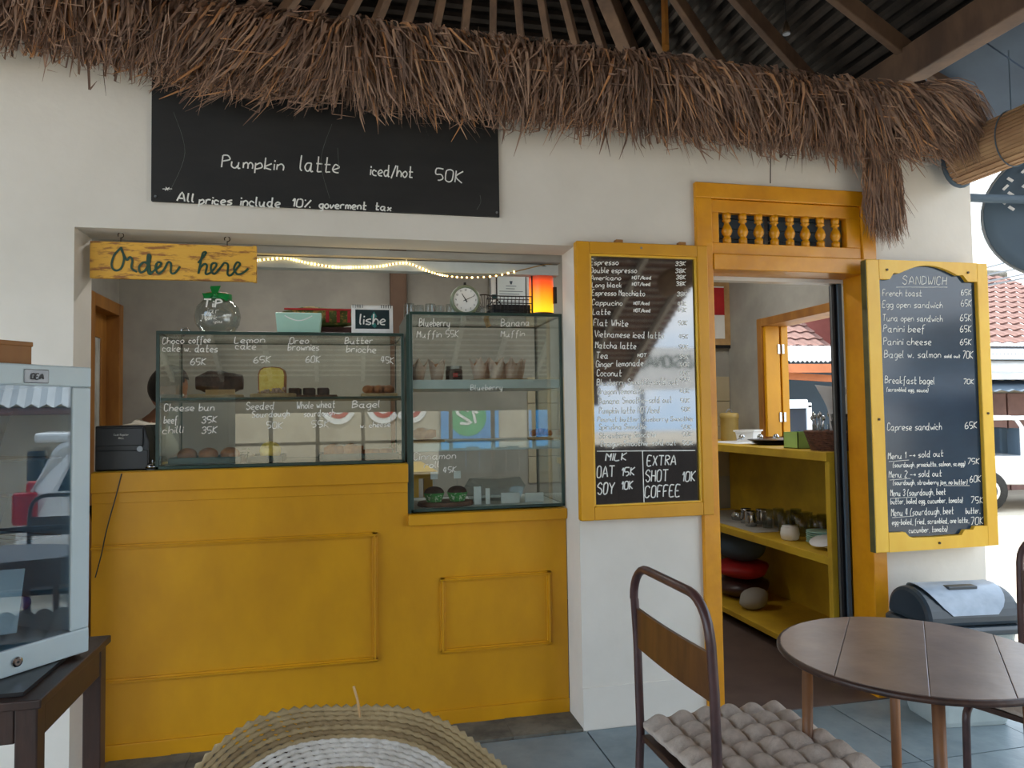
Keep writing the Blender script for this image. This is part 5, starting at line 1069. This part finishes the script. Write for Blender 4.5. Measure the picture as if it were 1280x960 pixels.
for k in range(len(q)-1):
    (y0, z0), (y1, z1) = q[k], q[k+1]; w0 = .185*math.sin(PI*(k+.7)/len(q))**.3; w1 = .185*math.sin(PI*(k+1.7)/len(q))**.3
    b.add([(-w0, -y0, z0-.01), (w0, -y0, z0-.01), (w0, -y0, z0+.004), (-w0, -y0, z0+.004), (-w1, -y1, z1-.01), (w1, -y1, z1-.01), (w1, -y1, z1+.004), (-w1, -y1, z1+.004)], [(0, 1, 2, 3), (4, 5, 6, 7), (3, 2, 6, 7)]) if 0 else b.add([(-w0, -y0, z0+.004), (w0, -y0, z0+.004), (-w1, -y1, z1+.004), (w1, -y1, z1+.004)], [(0, 1, 3, 2)])
b.build('swing_flap', 'bin_l', sbn, smooth=True, weld=True)
B().box((-.07, -.075, .575), (.07, -.03, .598)).build('flap_grip', 'bin_d', sbn, bevel=.004)
# ================================================================ BLIND, DISH, LAMP SOCKET
bl_ = thing('bamboo_blind', 'rolled bamboo blind hanging from the beam at the upper right corner', 'blind', (3.04, 2.04, 2.655))
rs = .115
sl = None; n = 44
b = B()
for k in range(n):
    a = 2*PI*k/n; r = rs*(1.0 if k % 2 else .975); c = (r*.82*math.cos(a), 0, r*1.1*math.sin(a)); b.box((-.007, -2.4, -.002), (.007, 1.02, .002), Matrix.Translation(c) @ Matrix.Rotation(-(a+PI/2), 4, 'Y'))
b.build('bamboo_slats', 'bamboo', bl_)['kind'] = 'stuff'
B().lathe([(rs*.8, -2.4), (rs*.8, 1.0)], 24, mtx=Matrix.Scale(1.2, 4, (0, 0, 1)) @ Matrix.Rotation(-PI/2, 4, 'X')).build('inner_roll', 'bamboo', bl_)
B().tube([(rs*.83*math.cos(a), 1.025, rs*1.12*math.sin(a)) for a in [k*2*PI/24 for k in range(24)]], .012, 8, True).build('cloth_binding', 'bluegrey', bl_, smooth=True)
B().lathe([(0, .0), (.09, .0)], 20, mtx=Matrix.Translation((0, 1.0, 0)) @ RX).build('roll_end', 'dark', bl_)
for y_ in (.72, -.6): B().tube([((rs+.006)*.82*math.cos(a), y_, (rs+.006)*1.1*math.sin(a)) for a in [k*2*PI/24 for k in range(24)]], .003, 5, True).build('cord', 'bluegrey', bl_)
for y_ in (.72, -.6): B().tube([(0, y_, .12), (0, y_, .42)], .003, 5).build('hang_cord', 'bluegrey', bl_)
dc = thing('round_dish', 'round blue-grey metal dish on a horizontal pipe at the wall corner', 'dish', (3.70, 3.10, 2.43)); dc.rotation_euler = (0, 0, -.7); dc.scale = (1.45,)*3
RY = Matrix.Rotation(PI/2, 4, 'X')
B().lathe([(0, -.01), (.1, -.005), (.2, .01), (.235, .025), (.245, .02), (.235, .03), (.2, .02), (0, .0)], 44, mtx=RY).build('dish_body', 'bluegrey', dc, smooth=True)
B().tube([(.243*math.cos(a), -.022, .243*math.sin(a)) for a in [k*2*PI/44 for k in range(44)]], .006, 8, True).build('rim', 'alum', dc, smooth=True)
b = B()
for i in range(-7, 8):
    for j in range(0, 8):
        x, z = i*.03+(.015 if j % 2 else 0), .03+j*.027
        if x*x+z*z < .205**2 and (i+j) % 2: b.box((-.011, -.033, -.0045), (.011, -.026, .0045), Matrix.Translation((x, 0, z)) @ Matrix.Rotation(.75 if (i % 2) else -.75, 4, 'Y'))
b.build('chevron_slots', 'paper', dc)['kind'] = 'stuff'
o = wp(B().tube([(3.168, 3.16, 2.50), (3.60, 3.13, 2.50)], .023, 12), 'support_pipe', 'bluegrey', None); o.parent = dc; o.matrix_parent_inverse = (Matrix.Translation((3.70, 3.10, 2.43)) @ Matrix.Rotation(-.7, 4, 'Z') @ Matrix.Scale(1.45, 4)).inverted()
ls_ = thing('lamp_socket', 'empty brass lamp socket hanging from the rafters', 'lamp', tuple(oy(983, 36, 3.6))); B().lathe([(.016, -.03), (.02, -.025), (.02, 0), (.012, .03), (.006, .05)], 14).build('socket', 'iron', ls_, smooth=True); B().tube([(0, 0, .05), (-.01, 0, .2), (-.03, 0, .5)], .003, 5).build('cord', 'black', ls_); B().lathe([(.018, -.032), (.021, -.032), (.021, -.024)], 14).build('socket_rim', 'alum', ls_)
# ================================================================ OUTSIDE
def tiled_roof(par, x0, x1, yE, yR, zE, zR, sx, sy, cap=280):
    L_ = math.hypot(yR-yE, zR-zE); a = math.atan2(zR-zE, yR-yE); R_ = Matrix.Rotation(a, 4, 'X')
    t0 = None; rows = int(L_/sy); cols = int((x1-x0)/sx); cnt = 0
    tm = B(); k = 6
    for i in range(k+1):
        u = i/k; z = .035*math.sin(u*2*PI)*.6; tm.v += [((u-.5)*sx*1.02, 0, z+.035), ((u-.5)*sx*1.02, sy*1.1, z), ((u-.5)*sx*1.02, 0, z+.012)]
    for i in range(k): tm.f += [(3*i, 3*i+3, 3*i+4, 3*i+1), (3*i, 3*i+2, 3*i+5, 3*i+3)]
    rest = B()
    for r in range(rows):
        for c in range(cols):
            loc = Vector((x0+(c+.5)*sx, 0, 0))+Vector((0, yE+math.cos(a)*r*sy, zE+math.sin(a)*r*sy))-par.location
            if cnt < cap:
                if t0 is None: t0 = tm.build('roof_tile', 'tile', par); t0.location = loc; t0.rotation_euler = (a, 0, 0)
                else: piece(t0, 'roof_tile', par, loc, (a, 0, 0))
            else: rest.add(tm.v, tm.f, Matrix.Translation(loc) @ R_)
            cnt += 1
    if rest.v: rest.build('roof_tiles_beyond', 'tile', par)['kind'] = 'stuff'
def corrugated(par, x0, x1, yE, yR, zE, zR, m='corr', sx=.09, name='corrugated_sheet'):
    b = B(); n = int((x1-x0)/sx*4)
    for i in range(n+1):
        x = x0+(x1-x0)*i/n; z = .02*math.sin(i*PI/2); b.v += [(x, yE, zE+z), (x, yR, zR+z), (x, yE, zE+z-.01)]
    for i in range(n): b.f += [(3*i, 3*i+3, 3*i+4, 3*i+1), (3*i, 3*i+2, 3*i+5, 3*i+3)]
    return wp(b, name, m, par)
G = -.4
h1 = thing('tiled_house', 'house with weathered red tile roof and brown folding doors beyond the wall corner', 'building', (14.5, 14, G))
b = B(); b.box((11.9, 13.2, G), (22, 16.7, 2.45)); wp(b, 'wall', 'beige', h1)
tiled_roof(h1, 11.6, 18.0, 12.7, 16.8, 2.75, 5.1, .33, .36)
wp(B().tube([(11.5, 16.8, 5.1), (18, 16.8, 5.1)], .14, 8), 'ridge_cap', 'conc', h1); wp(B().tube([(11.55, 12.7, 2.8), (11.55, 16.8, 5.15)], .11, 8), 'hip_cap', 'conc', h1)
corrugated(h1, 11.4, 20, 11.9, 13.2, 2.45, 2.72)
wp(B().tube([(11.5, 12.3, 2.18), (20, 12.3, 2.18)], .17, 14), 'rolled_awning', 'paper', h1, smooth=True)
corrugated(h1, 11.6, 20, 11.6, 13.2, 1.72, 1.98, 'bluegrey', .3, 'shade_canopy'); wp(B().box((11.6, 11.55, 1.93), (20, 11.62, 2.05)), 'canopy_fascia', 'corr', h1)
for k in range(14): wp(B().box((12.0+k*.5, 13.1, G), (12.46+k*.5, 13.19, 1.7)), 'folding_door', 'brownd', h1, bevel=.01)
for x in (11.7, 15.5, 19.5): wp(B().tube([(x, 11.75, G), (x, 11.75, 1.8)], .05, 8), 'post', 'corr', h1)
h2 = thing('carport', 'open blue-grey carport with corrugated roof and orange fascia seen through the kitchen window', 'building', (8.4, 12.6, G))
wp(B().box((5.6, 13.6, G), (11.2, 13.8, 2.5)), 'wall', 'bluegrey', h2)
corrugated(h2, 5.6, 11.2, 11.2, 13.7, 2.25, 2.75); wp(B().box((5.6, 11.2, 2.05), (11.2, 11.3, 2.2)), 'fascia', 'orangef', h2)
wp(beam(Vector((5.6, 11.5, 2.12)), Vector((11.2, 11.5, 1.8)), .08, .12), 'cross_beam', 'orangef', h2)
for x in (5.8, 11.0): wp(B().box((x, 11.3, G), (x+.14, 11.44, 2.1)), 'post', 'orangef', h2)
h3 = thing('pink_house', 'pink-walled house with a dark tile roof behind the carport', 'building', (9, 19, G))
wp(B().box((10.9, 17.3, G), (17, 22, 4.6)), 'wall', 'pinkw', h3); tiled_roof(h3, 6.6, 11.4, 15.2, 20.2, 2.9, 6.2, .33, .36, 280); wp(B().box((6.8, 17, G), (10.9, 22, 2.9)), 'wall', 'beige', h3)
def jeep(lb, loc, rz):
    t = thing('open_jeep', lb, 'jeep', loc, rz)                     # front towards -Y local
    b = B(); b.box((-.75, -1.7, .62), (.75, -.55, .98)); b.build('bonnet', 'car', t, bevel=.06)
    b = B(); b.box((-.76, -.55, .45), (.76, 1.5, .95)); b.build('tub_body', 'car', t, bevel=.04)
    for s_ in (-1, 1):
        q = B(); n = 10
        ar = [(-1.3+.46*math.cos(PI*k/n), .36+.46*math.sin(PI*k/n)) for k in range(n+1)]
        P = [(y_, z) for y_, z in ar]
        for (y0, z0), (y1, z1) in zip(P, P[1:]): q.add([(s_*.74, y0, z0), (s_*.74, y1, z1), (s_*.98, y1, z1), (s_*.98, y0, z0), (s_*.74, y0, z0+.04), (s_*.74, y1, z1+.04), (s_*.98, y1, z1+.04), (s_*.98, y0, z0+.04)], [(0, 1, 2, 3), (4, 5, 6, 7), (3, 2, 6, 7), (0, 1, 5, 4)])
        q.build('wheel_arch', 'car', t)
        star = [(.10*(1 if k % 2 == 0 else .42)*math.sin(k*PI/5), .10*(1 if k % 2 == 0 else .42)*math.cos(k*PI/5)) for k in range(10)]
        q = B(); q.v = [(s_*.762, -.35+x, .78+z) for x, z in star]+[(s_*.762, -.35+x*.72, .78+z*.72) for x, z in star]; q.f = [(i, (i+1) % 10, 10+(i+1) % 10, 10+i) for i in range(10)]; q.build('star_emblem', 'black', t)
        B().sphere((s_*.5, -1.72, .78), .11, 12, 8, 1, .5, 1).build('headlamp', 'chrome', t, smooth=True)
        for y_ in (-1.3, 1.0):
            w_ = B().lathe([(.2, -.11), (.34, -.1), (.36, -.06), (.36, .06), (.34, .1), (.2, .11)], 24, mtx=Matrix.Translation((s_*.8, y_, .36)) @ Matrix.Rotation(PI/2, 4, 'Y')).build('wheel', 'tyre', t, smooth=True)
            B().lathe([(.0, -.115), (.12, -.1), (.21, -.118), (.22, 0), (.21, .118), (.12, .1), (.0, .115)], 20, mtx=Matrix.Translation((s_*.8, y_, .36)) @ Matrix.Rotation(PI/2, 4, 'Y')).build('hub', 'plastic_w', w_, smooth=True)
        B().tube([(s_*.7, .3, .9), (s_*.7, .3, 1.45), (s_*.66, .36, 1.58), (s_*.5, .4, 1.62), (0, .4, 1.62)], .035, 8).build('roll_bar', 'car', t, smooth=True)
    B().box((-.72, -.56, .95), (.72, -.52, 1.55)).build('windscreen', 'cglass', t)
    b = B()
    for a, c in [((-.74, -.6, .94), (.74, -.5, 1.0)), ((-.74, -.6, 1.5), (.74, -.5, 1.58)), ((-.74, -.6, .95), (-.67, -.5, 1.55)), ((.67, -.6, .95), (.74, -.5, 1.55))]: b.box(a, c)
    b.build('windscreen_frame', 'car', t, bevel=.01); B().box((-.72, -.55, 1.57), (.72, 1.2, 1.63)).build('canvas_top', 'white', t, bevel=.02)
    for x in (-.5, .12): B().box((x, .1, .9), (x+.4, .25, 1.42)).build('seat_back', 'bluegrey', t, bevel=.03)
    b = B()
    for k in range(7): b.box((-.42+.13*k, -1.72, .66), (-.36+.13*k, -1.695, .92))
    b.build('grille', 'black', t); B().box((-.8, -1.85, .45), (.8, -1.75, .56)).build('bumper', 'black', t, bevel=.01)
    return t
jeep('white open jeep with a star on its side parked beyond the right wall corner', (11.95, 11.0, G), PI/2-.35)
jeep('white jeep parked nose-out under the carport, seen through the kitchen window', (7.0, 12.0, G), 0).scale = (1.22,)*3
# white hatchback in the street to the right
cr_ = thing('white_car', 'white hatchback parked in the street right of the terrace', 'car', (6.6, 3.35, G)); cr_.scale = (1, .93, 1)
prof = [(-2.05, .35), (-2.1, .6), (-2.08, .95), (-1.95, 1.15), (-1.75, 1.55), (-1.5, 1.66), (.3, 1.66), (1.0, 1.12), (1.9, .95), (2.08, .75), (2.1, .35)]
b = B(); n = len(prof)
for x, k in ((-.84, 1), (-.78, .93), (.78, .93), (.84, 1)): pass
secs = [(-.84, 1.0), (.84, 1.0)]
for x in (-.84, .84): b.v += [(x*(1 if z < 1.1 else .86), y, z) for y, z in prof]
b.f = [tuple(range(n)), tuple(range(2*n-1, n-1, -1))]+[(i, (i+1) % n, (i+1) % n+n, i+n) for i in range(n)]; b.build('body', 'car', cr_, bevel=.05)
for s_ in (-1, 1):
    x = s_*.80; q = B(); q.v = [(s_*.847, -1.72, 1.1), (s_*.732, -1.52, 1.55), (s_*.732, .2, 1.55), (s_*.847, .82, 1.12)]; q.v = [(v[0]+s_*.004, v[1], v[2]) for v in q.v]; q.f = [(0, 1, 2, 3)]; q.build('side_glass', 'cglass', cr_)
    B().box((s_*.66, -2.13, .78), (s_*.86, -1.9, 1.1)).build('tail_lamp', 'redl', cr_, bevel=.03)
    for y_ in (-1.35, 1.35): B().lathe([(.2, -.1), (.31, -.1), (.33, -.05), (.33, .05), (.31, .1), (.2, .1)], 24, mtx=Matrix.Translation((s_*.8, y_, .33)) @ Matrix.Rotation(PI/2, 4, 'Y')).build('wheel', 'tyre', cr_, smooth=True); B().lathe([(0, -.105), (.2, -.1), (.2, .1), (0, .105)], 12, mtx=Matrix.Translation((s_*.8, y_, .33)) @ Matrix.Rotation(PI/2, 4, 'Y')).build('hub_cap', 'alum', cr_)
B().box((-.62, -2.0, 1.2), (.62, -1.84, 1.5), Matrix.Translation((0, -.02, 0))).build('rear_glass', 'cglass', cr_); B().box((-.7, -1.95, 1.58), (.7, -1.5, 1.68)).build('spoiler', 'car', cr_, bevel=.03)
h4 = thing('street_shop', 'low shop with corrugated awning and red banners across the right-hand street', 'building', (11, 0, G))
wp(B().box((10.5, -6, G), (14, 7.5, 3.0)), 'wall', 'beige', h4)
q = B(); n = 300
for i in range(n+1):
    y_ = -6+13.5*i/n; z = .03*math.sin(i*PI/2*1.0); q.v += [(9.6, y_, 1.62+z), (11.2, y_, 2.5+z)]
for i in range(n): q.f.append((2*i, 2*i+2, 2*i+3, 2*i+1))
wp(q, 'corrugated_awning', 'corr', h4); wp(B().tube([(9.7, -6, 1.55), (9.7, 7.5, 1.55)], .06, 8), 'awning_pole', 'brownd', h4)
for y_ in (-.6, .3, -1.6): wp(B().box((10.40, y_, .4), (10.48, y_+.35, 1.7)), 'red_banner', 'red', h4)
# behind the viewer: window grid, a low wall, banners, sheds
st(B().box((-2.9, -3.5, G), (3.2, -3.38, .55)).box((-2.9, -3.5, 1.50), (3.4, -3.38, 2.0)).build('wall_rear', 'brownw'))
lt = thing('lean_to_roof', 'tiled lean-to roof over the rear windows behind the viewer', 'roof', (0, -2.5, 2.5))
b = B(); y0_, z0_, y1_, z1_ = -3.7, 1.82, -.9, 3.35; rows = 26
for k in range(rows):
    t0, t1 = k/rows, (k+1)/rows; ya, yb_ = y0_+(y1_-y0_)*t0, y0_+(y1_-y0_)*t1; za, zb_ = z0_+(z1_-z0_)*t0, z0_+(z1_-z0_)*t1
    b.add([(-2.9, ya, za), (4.0, ya, za), (4.0, yb_, zb_-.03), (-2.9, yb_, zb_-.03), (4.0, yb_, zb_), (-2.9, yb_, zb_)], [(0, 1, 2, 3), (3, 2, 4, 5)])
wp(b, 'tile_underside', 'tileu', lt)
b = B()
for k in range(rows):
    t1 = (k+1)/rows; yb_ = y0_+(y1_-y0_)*t1; zb_ = z0_+(z1_-z0_)*t1; b.box((-2.9, yb_-.012, zb_-.045), (4.0, yb_+.006, zb_-.02))
wp(b, 'mortar_line', 'mortar', lt)['kind'] = 'stuff'
for k in range(12): x = -2.8+.6*k; wp(beam(Vector((x, y0_, z0_-.07)), Vector((x, y1_, z1_-.07)), .05, .08), 'rafter', 'mortar', lt)
w3 = st(thing('window_2', None, None, (0, -3.44, .75)))
for x in [-2.8+.6*i for i in range(11)]: wp(B().box((x-.025, -3.47, .55), (x+.025, -3.42, 1.5)), 'mullion', 'rafter', w3)
for z in (.57, 1.05, 1.48): wp(B().box((-2.9, -3.47, z-.02), (3.2, -3.42, z+.02)), 'transom_bar', 'rafter', w3)
h5 = thing('rear_shed', 'pale corrugated shed with blue and green banners behind the viewer', 'building', (0, -9.5, G))
wp(B().box((-7, -10.5, G), (5.2, -9.4, 2.3)), 'wall', 'beige', h5); wp(B().box((2.0, -9.38, .2), (3.3, -9.34, 1.8)), 'blue_banner', 'blueb', h5); wp(B().lathe([(0, 0), (.42, 0)], 24, mtx=Matrix.Translation((2.6, -9.335, 1.35)) @ Matrix.Rotation(-PI/2, 4, 'X')), 'green_disc', 'greenbn', h5); wp(B().box((4.0, -9.38, .2), (4.8, -9.34, 1.8)), 'blue_banner', 'blueb', h5)
p = Pen(); p.text('12', Vector((2.85, -9.33, 1.22)), Vector((2.4, -9.33, 1.22)), .32, .06, Vector((0, 1, 0))); p.b.build('lettering', 'chalk', h5, world=True)
for x in (-.2, .75, 1.35):
    for r, m_ in ((.36, 'paper'), (.24, 'red'), (.14, 'paper')): wp(B().lathe([(0, 0), (r, 0)], 24, mtx=Matrix.Translation((x, -9.37+.4*(.36-r)*.1, 1.6)) @ Matrix.Rotation(-PI/2, 4, 'X')), 'rosette', m_, h5)
fe = thing('reflection_screen', 'added unseen dark fence along the street behind the viewer', 'screen', (4.5, -6.5, G))  # dark boards added out of view to darken the coffee menu's reflection
for k in range(30): wp(B().box((1.6+k*.25, -6.52, G), (1.84+k*.25, -6.49, .78+.02*(k % 3))), 'board', 'dark', fe)
# sign of the food stall behind the viewer
wn = thing('stall_sign', 'cream sign board of a traditional food stall behind the viewer', 'sign', (8.6, -9.0, 1.9)); B().box((-2.4, -.04, 0), (2.4, .04, .95)).build('board', 'paper', wn)
p = Pen(); p.text('WARUNG MAKAN TRADISIONAL', Vector((2.3, .045, .5)), Vector((-2.3, .045, .5)), .26, .035, Vector((0, 1, 0))); p.b.build('lettering', 'green_p', wn)
for x in (-2.2, 2.2): B().box((x-.04, -.04, -2.0), (x+.04, .04, 0)).build('post', 'alum', wn)
# trees and wires
wr_ = None
for i, (y0, y1) in enumerate([(337, 318), (343, 331), (349, 340), (352, 345)]):
    a, c = oy(1212, y0+2*i, 9.0), oy(1300, y1-8, 10.5); d = (c-a); pts = [tuple(a-d*.5+(c+d*5-(a-d*.5))*t-Vector((0, 0, .5*math.sin(PI*t)*.3))) for t in [k/20 for k in range(21)]]
    tag(B().tube(pts, .016, 5).build('power_line', 'black'), ['uppermost', 'second', 'third', 'lowest'][i]+' of the overhead wires beyond the wall corner', 'wire', 'overhead wires')
